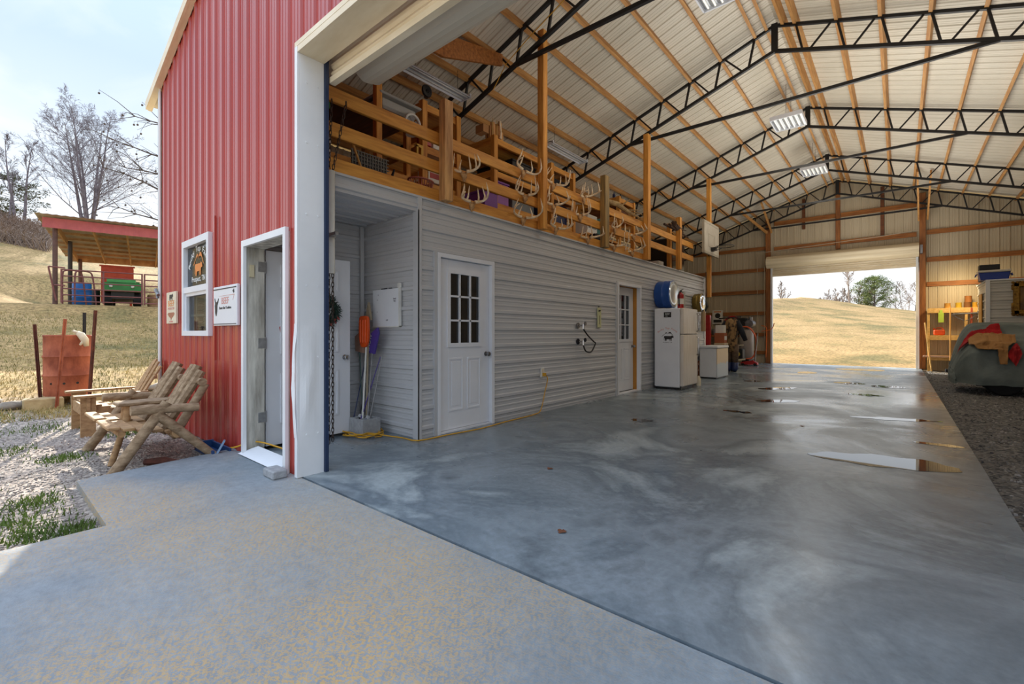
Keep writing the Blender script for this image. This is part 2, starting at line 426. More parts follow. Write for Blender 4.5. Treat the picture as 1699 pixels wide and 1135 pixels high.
# grey enclosure
GP = lambda u, v, d: (GREY + d, v, u)
DA = (3.53, 4.51, 2.15); DB = (8.03, 9.07, 2.19)
mb = MB()
for (ya, yb, za, zb) in ((3.28, DA[0], 0, EZ), (DA[0], DA[1], DA[2], EZ), (DA[1], DB[0], 0, EZ), (DB[0], DB[1], DB[2], EZ), (DB[1], 10.6, 0, EZ), (10.6, 11.58, 0, 1.7), (10.6, 11.58, 2.22, EZ), (11.58, 13.2, 0, EZ), (1.95, 3.28, 2.575, EZ)):
    corr(mb, za, zb, ya, yb, GP, .09)
struct('wall_office_side', mb, grey_m)
mb = MB(); corr(mb, 0, 2.6, -5.27, GREY, lambda u, v, d: (v, 3.28 - d, u), .09); struct('wall_office_front', mb, grey_m)
mb = MB(); corr(mb, 0, 2.6, YF + .1, 3.28, lambda u, v, d: (-5.29 + d, v, u), .09); struct('wall_alcove_left', mb, grey_m)
mb = MB(); mb.box(-8.05, GREY - .05, 13.15, 13.2, 0, EZ); struct('wall_office_end', mb, grey_m)
mb = MB(); corr(mb, -5.29, GREY, YF + .1, 3.28, lambda u, v, d: (u, v, 2.585 - d)); struct('ceiling_alcove', mb, grey_m)
mb = MB(); mb.box(-8.06, GREY - .03, YF + .1, 13.2, 2.62, 2.72); struct('floor_loft', mb, dark_x)
mb = MB(); mb.box(GREY - .01, GREY + .028, 3.245, 3.3, 0.004, EZ); mb.box(GREY - .06, GREY + .028, 3.24, 3.262, 0.004, 2.59); struct('trim_6', mb, grey_m)
mb = MB(); mb.box(GREY + .0, GREY + .03, DA[0] - .045, DA[0] - .002, 0.004, 2.16); mb.box(GREY, GREY + .03, DB[0] - .05, DB[0] - .003, 0.004, 2.2); struct('trim_7', mb, grey_m)
mb = MB(); mb.box(GREY - .02, GREY + .03, 13.16, 13.24, 0.004, EZ); struct('trim_8', mb, white_t)
mb = MB(); mb.box(-5.268, -5.235, 3.215, 3.26, .0045, 2.56); struct('trim_11', mb, grey_m)
mb = MB(); mb.box(GREY - .04, GREY + .03, 1.95, 13.22, EZ - .012, EZ + .01); struct('trim_9', mb, grey_m)

# steel doors with nine lites
def lite_door(nm, y0, y1, zt, rec, jamb_m, knob_far=True):
    r = structroot(nm, (GREY, (y0+y1)/2, 0)); x = GREY
    mb = MB()
    rim(mb, lambda u, v, d: (x+d, u, v), y0, y1, .0045, zt, .045, .05, 0, .05, -.05, .035)
    mb.box(x-.1, x+.02, y0+.045, y1-.05, .0045, .025)
    struct('door_frame', mb, white_p, r)
    mb = MB(); rim(mb, lambda u, v, d: (x+d, u, v), y0+.02, y1-.02, .02, zt-.02, .025, .03, 0, .03, -rec-.05, -.051); struct('door_jamb', mb, jamb_m, r)
    a, b = y0+.05, y1-.055; fx = x - rec; wd = b - a
    l0, l1, m0, m1 = a + wd*.19, b - wd*.19, 1.06, zt - .2
    mb = MB()
    rim(mb, lambda u, v, d: (fx+d, u, v), a, b, .03, zt-.055, l0-a, b-l1, m0-.03, zt-.055-m1, -.04, 0)
    for (q0, q1) in ((l0-.005, a+wd*.46), (b-wd*.46, l1+.005)):      # two raised panels
        rim(mb, lambda u, v, d: (fx+d, u, v), q0, q1, .25, .9, .022, .022, .025, .025, .0, .008)
        mb.box(fx, fx+.006, q0+.05, q1-.05, .31, .85)
    lf = struct('door_leaf', mb, white_p, r, bevel=.003)
    mb = MB(); mb.box(fx-.025, fx-.015, l0, l1, m0, m1); struct('pane', mb, darkg, lf)
    mb = MB()
    rim(mb, lambda u, v, d: (fx+d, u, v), l0-.03, l1+.03, m0-.03, m1+.03, .05, .05, .05, .05, -.01, .014)
    for k in (1, 2):
        q = l0 + (l1-l0)*k/3; mb.box(fx-.012, fx+.008, q-.011, q+.011, m0, m1)
        s = m0 + (m1-m0)*k/3; mb.box(fx-.012, fx+.008, l0, l1, s-.011, s+.011)
    struct('muntin', mb, white_p, lf)
    mb = MB(); ky = b - .06; mb.lathe([(.03, 0), (.03, .008), (.012, .012), (.012, .035), (.026, .045), (.03, .06), (.024, .072), (0, .074)], (fx, ky, .93), 'x', 16); struct('knob', mb, steel, lf, smooth='auto')
    return r
lite_door('door_1', DA[0], DA[1], DA[2], .02, white_p)
lite_door('door_2', DB[0], DB[1], DB[2], .13, M('bare_wood_jamb', (190, 130, 50), .6))

# entrance door in the red wall: frame, and the leaf swung open along the alcove wall
r = structroot('door_3', (-4.48, YF, 0))
mb = MB()
rim(mb, lambda u, v, d: (u, YF+d, v), D1[0]-.04, D1[1]+.04, .0, D1[3]+.05, .055, .05, 0, .06, -.05, -.02)
struct('door_trim', mb, white_t, r)
mb = MB(); rim(mb, lambda u, v, d: (u, YF+d, v), D1[0]-.03, D1[1]+.03, .0, D1[3]+.02, .03, .03, 0, .03, -.019, .15)
mb.box(D1[0], D1[0]+.012, 1.84, 1.93, .05, D1[3]-.01)
struct('door_frame', mb, M('aged_white_frame', (214, 212, 202), .6, 0, (150, 146, 136), 4, (3, 3, .5)), r)
LX = -4.955
mb = MB(); mb.box(LX-.045, LX, 1.955, 2.9, .04, 2.05)
for (q0, q1) in ((2.1, 2.35), (2.5, 2.75)):
    for (s0, s1) in ((.26, .78), (.98, 1.55), (1.68, 1.92)):
        rim(mb, lambda u, v, d: (LX+d, u, v), q0, q1, s0, s1, .022, .022, .025, .025, .0, .012); mb.box(LX, LX+.006, q0+.05, q1-.05, s0+.05, s1-.05)
lf = struct('door_leaf', mb, white_p, r, bevel=.003)
mb = MB(); mb.lathe([(.032, 0), (.032, .008), (.012, .012), (.012, .035), (.027, .045), (.031, .06), (.025, .072), (0, .074)], (LX, 2.83, .92), 'x', 16); struct('knob', mb, chrome, lf, smooth='auto')
for z in (.3, 1.05, 1.82):
    mb = MB(); mb.box(D1[0]+.012, D1[0]+.016, 1.87, 1.94, z, z+.1); mb.tube([(LX+.016, 1.945, z-.01), (LX+.016, 1.945, z+.11)], .011, 8); struct('hinge', mb, galv, r)
mb = MB(); mb.box(D1[0]+.001, D1[0]+.02, 1.79, 1.83, 1.76, 1.88); struct('door_sensor', mb, M('beige_sensor', (206, 194, 160), .5), r)
# loose white sill plate leaning at the threshold
mb = MB(); mb.add([(-5.0, YF-.07, .012), (-4.12, YF-.075, .012), (-4.06, YF+.05, .085), (-4.84, YF+.06, .085), (-5.0, YF-.06, .003), (-4.12, YF-.065, .003), (-4.06, YF+.06, .075), (-4.84, YF+.07, .075)],
                  [(0, 1, 2, 3), (7, 6, 5, 4), (0, 4, 5, 1), (1, 5, 6, 2), (2, 6, 7, 3), (3, 7, 4, 0)])
solo('threshold_plate', mb, white_p, 'bent white metal threshold plate below the entrance door', 'threshold plate')

# roll-up doors
def rollup(nm, label, yc, y_cur, z_cur0, z_cur1, zc, rad, x0, x1, m1, m2, ridg=.07, ins=0):
    t = thing(nm, label, 'roll-up door', ((x0+x1)/2, yc, zc))
    mb = MB(); n = int((z_cur1 - z_cur0) / .06); pts = []
    vs = []; fs = []
    k = max(6, int((z_cur1-z_cur0)/.02))
    for i in range(k+1):
        z = z_cur0 + (z_cur1-z_cur0)*i/k; d = .012*math.cos(2*PI*(z)/ridg)
        vs += [(x0+ins, y_cur+d, z), (x1-ins, y_cur+d, z)]
        if i: fs.append((2*i-2, 2*i-1, 2*i+1, 2*i))
    mb.add(vs, fs); mb.box(x0+ins, x1-ins, y_cur-.025, y_cur+.03, z_cur0-.05, z_cur0)
    mb.build('curtain', m1, t)
    mb = MB(); K = 28; vs = []; fs = []
    for i in range(K):
        a = 2*PI*i/K; rr = rad*(1 + .035*math.cos(7*a)); vs += [(x0+.05, yc+rr*math.cos(a), zc+rr*math.sin(a)), (x1-.12, yc+rr*math.cos(a), zc+rr*math.sin(a))]
        j = (i+1) % K; fs.append((2*i, 2*i+1, 2*j+1, 2*j))
    fs.append(tuple(range(0, 2*K, 2))); fs.append(tuple(range(2*K-1, 0, -2))); mb.add(vs, fs)
    mb.build('roller', m2, t)
    for x in (x0+.06, x1-.06):
        mb = MB(); mb.box(x-.03, x+.03, yc-.12, yc+.12, zc-.14, zc+.14); mb.build('bracket', steel, t)
    for x in (x0-.012+ins*1.3, x1+.012-ins*1.3):
        mb = MB(); mb.box(x-.03, x+.03, y_cur-(.066 if y_cur < 5 else .04), y_cur-(.036 if y_cur < 5 else -.05), .006, z_cur1); mb.build('guide_rail', M('navy_guide', (34, 52, 84), .5) if y_cur < 5 else white_t, t)
    return t
rollup('roll_up_door', 'rolled-up cream front door tucked under the header of the big opening', 2.36, 2.04, 3.42, 3.62, 3.70, .2, OL+.015, OR_-.015, cream_t, roof_m)
rollup('roll_up_door', 'rolled-up cream door above the far back opening', YB - .47, YB - .16, OH - .03, 4.15, 3.97, .23, OLB - .15, OR_ + .12, cream_t, M('cream_roller', (224, 210, 180), .5, 0, (196, 180, 148), 1, (.3, 6, 6)), ins=.13)
mb = MB(); mb.box(OLB-.1, OLB+.02, YB-.06, YB+.05, .005, OH-.03); mb.box(OR_-.02, OR_+.1, YB-.06, YB+.05, .005, OH-.03); mb.box(OLB-.1, OR_+.1, YB-.06, YB+.05, OH-.03, OH+.08); struct('trim_10', mb, white_t)

# ------------------------------------------------------------------ roof framing
def pz(x): return roofz(x) - .004
offs = [.14, .33, .93, 1.51, 2.10, 2.69, 3.28, 3.87, 4.46, 5.05, 5.64, 6.2]
ordn = ['first', 'second', 'third', 'fourth', 'fifth', 'sixth', 'seventh', 'eighth', 'ninth', 'tenth', 'eleventh', 'twelfth']
rp = random.Random(3)
for side, sg in (('left', -1), ('right', 1)):
    for k, o in enumerate(offs):
        x = RX + sg * o
        mb = MB(); z = pz(x) - .068
        nrm = Vector((sg * RS, 0, 1)).normalized()
        wob = rp.uniform(-.015, .015)
        mb.bar((x, YF + .06, z), (x + wob, YB - .06, z), .05, .128, up=nrm)
        solo('roof_purlin', mb, pur_y, ordn[k] + ' wooden purlin down from the ridge on the ' + side + ' roof slope', 'purlin', 'wooden purlins under the metal roof')
# steel trusses
def truss(y, label, tie=True):
    t = thing('roof_truss', label, 'roof truss', (RX, y, 5.3), 'black steel trusses across the barn')
    top = -.135; dep = .46
    for sg in (-1, 1):
        xe = RX + sg * 6.25
        mb = MB(); mb.bar((RX, y, RZ + top), (xe, y, roofz(xe) + top), .05, .05); mb.build('top_chord', black_s, t)
        xb = RX + sg * 6.0
        mb = MB(); mb.bar((RX, y, RZ + top - dep), (xb, y, roofz(xb) + top - dep), .055, .055); mb.build('bottom_chord', black_s, t)
        xs = [RX + sg * o for o in offs[1:]]
        for i, x in enumerate(xs):
            xo = x + sg * .13 * 0
            if abs(xo - RX) < 5.95:
                mb = MB(); mb.bar((x, y, roofz(x) + top), (x + sg * .1, y, roofz(x + sg * .1) + top - dep), .035, .035); mb.build('web_post', black_s, t)
            if i + 1 < len(xs) and abs(xs[i+1] - RX) < 6.1:
                x2 = xs[i+1] - sg * .08
                mb = MB(); mb.bar((x + sg * .2, y, roofz(x + sg * .2) + top - dep), (x2, y, roofz(x2) + top), .028, .028); mb.build('web_diagonal', black_s, t)
    mb = MB(); mb.box(RX - .05, RX + .05, y - .035, y + .035, RZ + top - dep - .03, RZ + top + .03); mb.build('ridge_plate', black_s, t)
    if tie:
        mb = MB(); a = RX - 2.82; b = RX + 2.82; zt = RZ + top - dep - RS * 2.82; mb.bar((a, y, zt), (b, y, zt), .05, .055); mb.build('tie_bar', black_s, t)
    return t
TY = [5.45, 9.4, 13.35, 17.3, 20.45]
truss(TY[0], 'black steel roof truss nearest the front opening')
truss(TY[1], 'second black steel roof truss from the front opening')
truss(TY[2], 'third black steel roof truss from the front, in front of a hanging light')
truss(TY[3], 'fourth black steel roof truss, one short of the back wall')
truss(TY[4], 'black steel roof truss hard against the back gable wall')

# ------------------------------------------------------------------ back-wall timber
def girt(x0, x1, z, label, h=.14, dz=0):
    mb = MB(); mb.bar((x0, YB-.06, z), (x1, YB-.06, z+dz), .05, h); solo('wall_girt', mb, girt_x, label, 'girt', 'wooden girts on the back wall')
for k, z in enumerate((4.62, 3.76, 2.88, 2.01, 1.15, .42)):
    girt(XL+.05, OLB-.15, z, ['top', 'second from top', 'third from top', 'fourth from top, behind a small poster,', 'fifth from top, behind the compressor,', 'lowest'][k] + ' wooden girt on the back wall beside the doorway')
girt(OLB+.08, RX-.08, 5.55, 'upper wooden girt over the back doorway, left of the center post', .15)
girt(RX+.08, OR_-.05, 5.55, 'upper wooden girt over the back doorway, right of the center post', .15)
girt(OLB+.08, RX-.08, 4.55, 'lower wooden girt just above the back roll-up door, left half', .15)
girt(RX+.08, OR_-.05, 4.55, 'lower wooden girt just above the back roll-up door, right half', .15)
for k, z in enumerate((4.58, 3.66, 2.84)):
    girt(OR_+.2, XR-.08, z, ['highest', 'middle', 'lowest'][k] + ' long wooden girt on the back wall above the tool shelf', .15)
def post(x, y, z0, z1, wx, wy, label, name='timber_post', m=None, cat='post'):
    mb = MB(); mb.cham(x-wx/2, x+wx/2, y-wy/2, y+wy/2, z0, z1, .006); return solo(name, mb, m or pine_z, label, cat)
girt_z = wood('girt_wood_z', (160, 100, 46), (110, 62, 24), 'z')
post(OLB-.12, YB-.14, .005, 5.75, .16, .14, 'tall timber post at the left of the back doorway', m=girt_z)
post(OR_+.1, YB-.14, .005, 5.9, .16, .14, 'tall timber post at the right of the back doorway', m=girt_z)
post(RX, YB-.1, 4.3, 6.75, .14, .1, 'center timber post under the ridge above the back doorway', m=girt_z)
post(-2.8, YB-.05, 5.2, 6.35, .1, .06, 'short dark stud on back gable left of the ridge', m=dark_x)
post(-.45, YB-.05, 4.65, 6.35, .1, .06, 'short dark stud on back gable right of the ridge', m=dark_x)
def brace(p, q, label):
    mb = MB(); mb.bar(p, q, .045, .1); solo('knee_brace', mb, pale_w if False else pur_y, label, 'brace')
brace((-4.02, YB-.24, 5.2), (-4.6, 18.9, 5.82), 'left one of the paired braces above the left back post')
brace((-3.86, YB-.24, 5.2), (-3.9, 18.9, 6.05), 'right one of the paired braces above the left back post')
brace((.5, YB-.24, 5.0), (.42, 18.3, 6.07), 'left one of the paired braces above the right back post')
brace((.72, YB-.24, 5.0), (.72, 18.3, 5.98), 'right one of the paired braces above the right back post')
mb = MB(); mb.prism([(3.75, 4.98), (4.2, 5.0), (5.42, 5.42), (5.42, 5.6), (3.75, 5.22)], 'x', -4.82, -4.775)
solo('knee_brace', mb, girt_x, 'wide tapered plank brace running from the front wall to the nearest truss', 'brace')
# ------------------------------------------------------------------ loft railing
LZ = 2.725
pin = 'golden pine railing boards along the loft'
segs = [(2.0, 5.53), (5.53, 9.25), (9.25, 12.3)]
for zi, (zc, nm) in enumerate(((2.815, 'bottom'), (3.155, 'middle'), (3.49, 'top'))):
    for k, (a, b) in enumerate(segs):
        if k == 2 and zi == 0: continue
        mb = MB(); mb.cham(GREY - .028, GREY + .012, a + .003, b - .003, zc - .07, zc + .07, .004)
        solo('railing_board', mb, pine_y, nm + ' pine loft railing board, ' + ['nearest length by the roll-up door', 'second length carrying most antlers', 'far length near the hoop'][k], 'railing board', pin)
post(GREY + .075, 3.62, EZ + .012, 3.93, .11, .13, 'thick rough-sawn short post on loft edge nearest the front', m=rough_z, name='loft_post')
post(GREY + .075, 5.53, EZ + .012, 5.72, .11, .11, 'tall loft post rising to the roof between the antlers', name='loft_post')
post(GREY + .075, 7.43, EZ + .012, 4.05, .11, .15, 'short greyed loft post, mid-railing', m=wood('grey_green_post', (176, 138, 74), (110, 92, 60), 'z'), name='loft_post')
post(GREY + .075, 9.25, EZ + .012, 5.4, .11, .14, 'tall loft post just past the last antlers', name='loft_post')
post(GREY + .05, 11.15, EZ + .012, 4.02, .11, .12, 'short loft post holding the dark driftwood', name='loft_post')
post(GREY - .42, 11.75, LZ, 4.05, .1, .1, 'short loft post behind the basketball hoop', name='loft_post')
post(GREY + .1, 13.3, 2.2, 5.5, .11, .11, 'tall post at the far loft corner carrying the hoop', name='loft_post')
post(-5.3, 3.5, LZ, 5.3, .09, .09, 'dark slender post standing inside the loft near the front', m=pine_z, name='loft_post')

# wooden storage racks
def rack(x0, x1, y0, y1, ztop, levels, label):
    t = thing('storage_rack', label, 'storage rack', ((x0+x1)/2, (y0+y1)/2, LZ), 'pine racks in the loft')
    for (x, y) in ((x0, y0), (x1, y0), (x0, y1), (x1, y1)):
        mb = MB(); mb.box(x-.045, x+.045, y-.045, y+.045, LZ, ztop); mb.build('upright', pine_z, t)
    for z in levels:
        mb = MB(); mb.box(x0+.02, x1-.02, y0-.02, y1+.02, z+.0, z+.02); mb.build('shelf', pine_y, t)
        for x in (x0, x1):
            mb = MB(); mb.box(x-.02, x+.02, y0-.04, y1+.04, z-.1, z); mb.build('rail', pine_y, t)
        for y in (y0, y1):
            mb = MB(); mb.box(x0, x1, y-.02, y+.02, z-.1, z); mb.build('rail', pine_x, t)
    return t
rack(-6.5, -5.32, 4.28, 4.95, 4.6, (3.42, 3.95, 4.57), 'pine rack behind the rough short post, holding red boxes')
rack(-6.5, -5.32, 5.82, 7.2, 4.6, (3.45, 4.0, 4.57), 'pine rack with purple totes below and a tied stump on top')
rack(-6.5, -5.32, 7.5, 8.3, 4.6, (3.45, 4.0, 4.57), 'pine rack behind the middle antlers, dark bins inside')
rack(-6.5, -5.32, 10.4, 11.2, 4.6, (3.4, 4.1, 4.57), 'far pine rack near the hoop with small bottles on top')
# deck of low pine shelving left of the first rack
t = thing('wall_shelf', 'wide dark pine shelf near the loft front, left of racks', 'shelf', (-6.0, 2.9, LZ))
for z in (3.42, 4.22):
    mb = MB(); mb.box(-6.6, -5.4, 2.1, 4.15, z, z+.025); mb.build('shelf', dark_x, t)
    mb = MB(); mb.box(-5.41, -5.37, 2.1, 4.15, z-.1, z+.03); mb.build('rail', pine_y, t)
for y in (2.15, 4.1):
    mb = MB(); mb.box(-6.6, -6.5, y-.04, y+.04, LZ, 4.22); mb.build('upright', pine_z, t)
    mb = MB(); mb.box(-5.5, -5.42, y-.04, y+.04, LZ, 4.22); mb.build('upright', pine_z, t)

# things stored in the loft
mb = MB(); mb.cham(-5.8, -5.3, 3.55, 4.15, 4.25, 4.4, .03); mb.cham(-5.86, -5.24, 3.5, 4.2, 4.4, 4.44, .015); solo('storage_tub', mb, M('grey_lid', (170, 172, 168), .5), 'shallow grey plastic tub on the upper loft shelf at the front', 'tub', bevel=.01)
mb = MB(); mb.box(-5.1, -5.07, 2.3, 2.72, LZ, 3.6); solo('white_board', mb, white_p, 'white panel leaning in the loft beside the roll-up door', 'panel')
# woven mesh panel
mb = MB(); 
for i in range(13):
    y = 3.0 + i*.04; mb.box(-5.08, -5.07, y-.006, y+.006, LZ, 3.45)
for i in range(16):
    z = LZ + .04 + i*.045; mb.box(-5.082, -5.072, 2.98, 3.52, z-.006, z+.006)
mb.box(-5.09, -5.085, 2.99, 3.5, LZ+.02, 3.43)
solo('wire_mesh_panel', mb, M('grey_mesh', (120, 122, 120), .6, .3), 'grey wire mesh panel leaning behind the loft railing near the chains', 'mesh panel')
mb = MB(); mb.tube([(-4.8, 3.12, LZ), (-5.0, 2.95, 3.5)], .014, 8); solo('broomstick', mb, pale_w, 'pale wooden broomstick leaning on the mesh panel', 'broomstick')
mb = MB(); mb.tube([(-4.95, 3.3, 2.77), (-5.05, 3.5, 3.1), (-5.1, 3.62, 3.36)], [.03, .03, .012], 8); solo('rifle_case', mb, darkcl, 'long dark folded bag leaning under the front loft shelf', 'bag')
mb = MB(); mb.tube([(-5.2, 4.25+.07*math.cos(a), 4.69+.07*math.sin(a)) for a in [i*2*PI/24 for i in range(24)]], .022, 6, closed=True); mb.tube([(-5.2, 4.25+.045*math.cos(a), 4.69+.045*math.sin(a)) for a in [i*2*PI/24 for i in range(24)]], .02, 6, closed=True); mb.tube([(-5.22, 4.25, 4.6), (-5.22, 4.28, 4.76)], .03, 8)
solo('cable_coil', mb, black_p, 'black coil of cable on top of the first pine rack', 'cable coil', org=(-5.2, 4.25, 4.6))
t = thing('desk_fan', 'white and grey round fan lying on the loft shelf', 'fan', (-5.25, 4.02, 4.0))
mb = MB(); mb.tube([(-5.2, 4.0+.12*math.cos(a), 4.14+.12*math.sin(a)) for a in [i*2*PI/28 for i in range(28)]], .02, 6, closed=True); mb.build('guard', white_pl, t, True)
mb = MB()
for i in range(5):
    a = i*2*PI/5; mb.add([(-5.2, 4.0, 4.14), (-5.19, 4.0+.1*math.cos(a), 4.14+.1*math.sin(a)), (-5.22, 4.0+.1*math.cos(a+.7), 4.14+.1*math.sin(a+.7))], [(0, 1, 2)])
mb.lathe([(.03, -.03), (.03, .02), (0, .03)], (-5.21, 4.0, 4.14), 'x', 10); mb.build('blade', M('fan_grey', (150, 152, 156), .5), t)
mb = MB(); mb.lathe([(.08, 0), (.08, .015), (.02, .03), (.02, .06)], (-5.23, 4.0, 3.98), 'z', 14); mb.build('base', white_pl, t)
def carton(x0, x1, y0, y1, z0, h, m, label, cat='box', name='carton', lid=None, stripe=None):
    t = thing(name, label, cat, ((x0+x1)/2, (y0+y1)/2, z0))
    mb = MB(); mb.cham(x0, x1, y0, y1, z0, z0+h, .006); bd = mb.build('body', m, t)
    if lid: mb = MB(); mb.cham(x0-.015, x1+.015, y0-.015, y1+.015, z0+h, z0+h+.035, .006); mb.build('lid', lid, bd)
    if stripe: mb = MB(); mb.box(x1-.002, x1+.002, y0+.03, y1-.03, z0+h*.3, z0+h*.7); mb.build('print', stripe, bd)
    return t
carton(-5.55, -5.32, 4.34, 4.44, 3.975, .2, red_p, 'bright red box with white print in the first rack', stripe=paper)
carton(-5.6, -5.33, 4.48, 4.62, 3.975, .26, paper, 'white carton beside the bright red box in the first rack')
carton(-5.55, -5.3, 4.36, 4.66, 3.444, .2, paper, 'white carton with red patches low in the first rack', stripe=red_p)
carton(-5.5, -5.3, 4.68, 4.86, 3.445, .2, M('kraft', (170, 128, 80), .8), 'brown carton low in the first rack, by the white carton')
# slotted pink basket
mb = MB(); c = (-5.12, 4.08)
mb.lathe([(.09, 0), (.12, .16), (.125, .16), (.095, 0)], (c[0], c[1], 3.16-.43+.55-.55), 'z', 6)
mb = MB()
for i in range(26):
    a = 2*PI*i/26; mb.tube([(c[0]+.11*math.cos(a), c[1]+.15*math.sin(a), 3.15), (c[0]+.14*math.cos(a), c[1]+.19*math.sin(a), 3.33)], .008, 4)
for z, k in ((3.15, 1.0), (3.33, 1.27)):
    mb.tube([(c[0]+.11*k*math.cos(a), c[1]+.15*k*math.sin(a), z) for a in [j*2*PI/26 for j in range(26)]], .014, 6, closed=True)
mb.lathe([(.0, 0), (.12, 0), (.12, .01)], (c[0], c[1], 3.14), 'z', 20)
pinkm = M('dusty_pink_plastic', (196, 120, 104), .5)
solo('laundry_basket', mb, pinkm, 'dusty pink slotted laundry basket behind the bottom railing board', 'basket')
carton(-5.25, -4.95, 3.8, 4.4, LZ, .41, M('kraft_dark', (120, 82, 48), .8), 'brown carton under the pink basket')
carton(-5.68, -5.2, 5.46, 5.78, LZ+.4, .42, purple, 'left purple plastic tote in the loft', 'tote', 'storage_tote', lid=purple)
carton(-5.68, -5.36, 5.93, 6.25, 3.475, .36, M('lilac_plastic', (150, 92, 176), .45), 'right lighter purple plastic tote on the second rack', 'tote', 'storage_tote', lid=purple)
carton(-5.75, -5.15, 5.3, 5.8, LZ, .38, darkcl, 'dark bin under the left purple tote', 'bin', 'storage_bin')
carton(-6.3, -5.4, 6.4, 7.1, 4.024, .34, black_p, 'black bin on middle shelf of the purple-tote rack', 'bin', 'storage_bin', lid=black_p)
carton(-6.2, -5.4, 6.4, 7.05, 3.475, .3, M('slate_bin', (110, 116, 120), .5), 'slate grey bin low in the purple-tote rack', 'bin', 'storage_bin', lid=black_p)
carton(-6.2, -5.4, 7.62, 8.2, 3.475, .4, navy, 'navy blue bin low in the third rack', 'bin', 'storage_bin')
carton(-6.2, -5.4, 7.62, 8.2, 4.024, .36, darkcl, 'charcoal bin on the middle shelf of the third rack', 'bin', 'storage_bin')
carton(-5.5, -5.1, 8.55, 8.95, 3.35, .42, paper, 'white carton with printed lines past the third rack', stripe=M('print_grey', (120, 124, 126), .7))
carton(-5.5, -5.1, 9.1, 9.45, 3.35, .42, M('teal_box', (110, 168, 170), .6), 'teal carton beside the white printed carton')
t = thing('work_table', 'low pine table in the loft under white and teal cartons', 'table', (-5.4, 9.0, LZ))
mb = MB(); mb.box(-6.0, -5.05, 8.45, 9.9, 3.3, 3.345); mb.build('tabletop', pine_y, t)
for (x, y) in ((-5.95, 8.5), (-5.1, 8.5), (-5.95, 9.85), (-5.1, 9.85)):
    mb = MB(); mb.box(x-.04, x+.04, y-.04, y+.04, LZ, 3.3); mb.build('leg', pine_z, t)
# perforated black crate
t = MB()
for i in range(9):
    y = 8.5 + i*.055; t.box(-4.86, -4.85, y-.008, y+.008, LZ, 3.3)
for i in range(9):
    z = LZ + .03 + i*.066; t.box(-4.862, -4.852, 8.48, 8.96, z-.008, z+.008)
t.box(-5.0, -4.88, 8.48, 8.96, LZ, 3.3)
solo('slatted_crate', t, M('charcoal', (44, 44, 48), .6), 'charcoal lattice-front crate on the loft floor below the white carton', 'crate')
# speaker-like dotted panel
# tied stump with a bone
t = thing('wood_bundle', 'bark stump tied with twine and a bleached bone on second rack', 'stump', (-5.5, 5.95, 4.59))
rr = random.Random(8); mb = MB()
for i in range(16):
    a = rr.uniform(0, 2*PI); q = rr.uniform(.02, .17); x, y = -5.5+q*math.cos(a)*.7, 5.95+q*math.sin(a)*1.5
    mb.tube([(x, y, 4.59), (x+rr.uniform(-.02, .02), y+rr.uniform(-.02, .02), 4.59+rr.uniform(.22, .36))], rr.uniform(.03, .05), 7)
mb.build('bark', rough_z, t)
mb = MB(); mb.tube([(-5.36, 6.02, 4.62), (-5.35, 6.03, 4.72), (-5.36, 6.02, 4.84), (-5.36, 6.0, 4.92)], [.03, .016, .016, .032], 8); mb.build('bone', bone, t, True)
mb = MB()
for y in (5.8, 5.9): mb.tube([(-5.34, y, 4.6), (-5.33, y, 4.9)], .005, 5)
mb.build('twine', M('twine', (190, 160, 90), .9), t)
mb = MB(); mb.box(-5.5, -5.32, 5.55, 5.68, 4.59, 4.72); solo('carton', mb, M('kraft2', (168, 120, 72), .8), 'small brown carton left of the tied stump', 'box')
rr = random.Random(5)
for i, (y, nm) in enumerate(((10.5, 'leftmost'), (10.7, 'second'), (10.85, 'third'), (11.05, 'rightmost'))):
    h = [.16, .1, .2, .12][i]; mb = MB(); mb.lathe([(.035, 0), (.035, h*.7), (.015, h*.85), (.015, h)], (-5.5, y, 4.59), 'z', 10)
    solo('bottle', mb, [navy, white_pl, darkcl, paper][i], nm + ' small bottle on top of the far pine rack', 'bottle', smooth='auto')
carton(-6.3, -5.4, 10.5, 11.1, 4.124, .3, dark_x, 'dark brown wooden box on middle shelf of the far rack', 'box')
# big dark flat panel past the railing
t = thing('old_television', 'large black boxy television standing at the far loft end', 'television', (-5.0, 12.75, LZ))
mb = MB(); mb.cham(-5.3, -4.62, 11.9, 13.0, LZ+.1, 3.72, .03); mb.build('housing', black_p, t)
mb = MB(); mb.box(-4.62, -4.6, 12.0, 12.9, LZ+.2, 3.62); mb.build('screen', darkg, t)
mb = MB(); mb.box(-5.2, -4.66, 12.0, 12.9, LZ, LZ+.1); mb.build('base', black_p, t)
carton(-4.85, -4.5, 10.9, 11.2, LZ, .26, paper, 'small white carton on the loft floor by the television')
for (a, b, l) in ((2.2, 2.3, 'red jug on the loft shelf beside the roll-up door'), (2.75, 2.9, 'green bottle box on the loft shelf near the chains')):
    carton(-5.6, -5.42, a, b, 3.445 if a < 2.5 else 4.0, .18, red_p if a < 2.5 else green_g, l, 'jug' if a < 2.5 else 'box')
mb = MB(); mb.tube([(-4.9, 4.45+.02, 3.77), (-4.92, 4.5, 3.95)], .012, 6); mb.box(-4.93, -4.9, 4.42, 4.56, 3.93, 3.98); 
# yellow clamp hanging on the first rack
mb = MB(); mb.box(-5.26, -5.235, 4.18, 4.215, 3.62, 3.86); mb.box(-5.26, -5.235, 4.1, 4.215, 3.86, 3.9); mb.box(-5.26, -5.235, 4.1, 4.13, 3.76, 3.88)
solo('hand_clamp', mb, M('yellow_paint', (222, 172, 32), .5), 'yellow hand clamp hanging on the corner of the first rack', 'clamp')

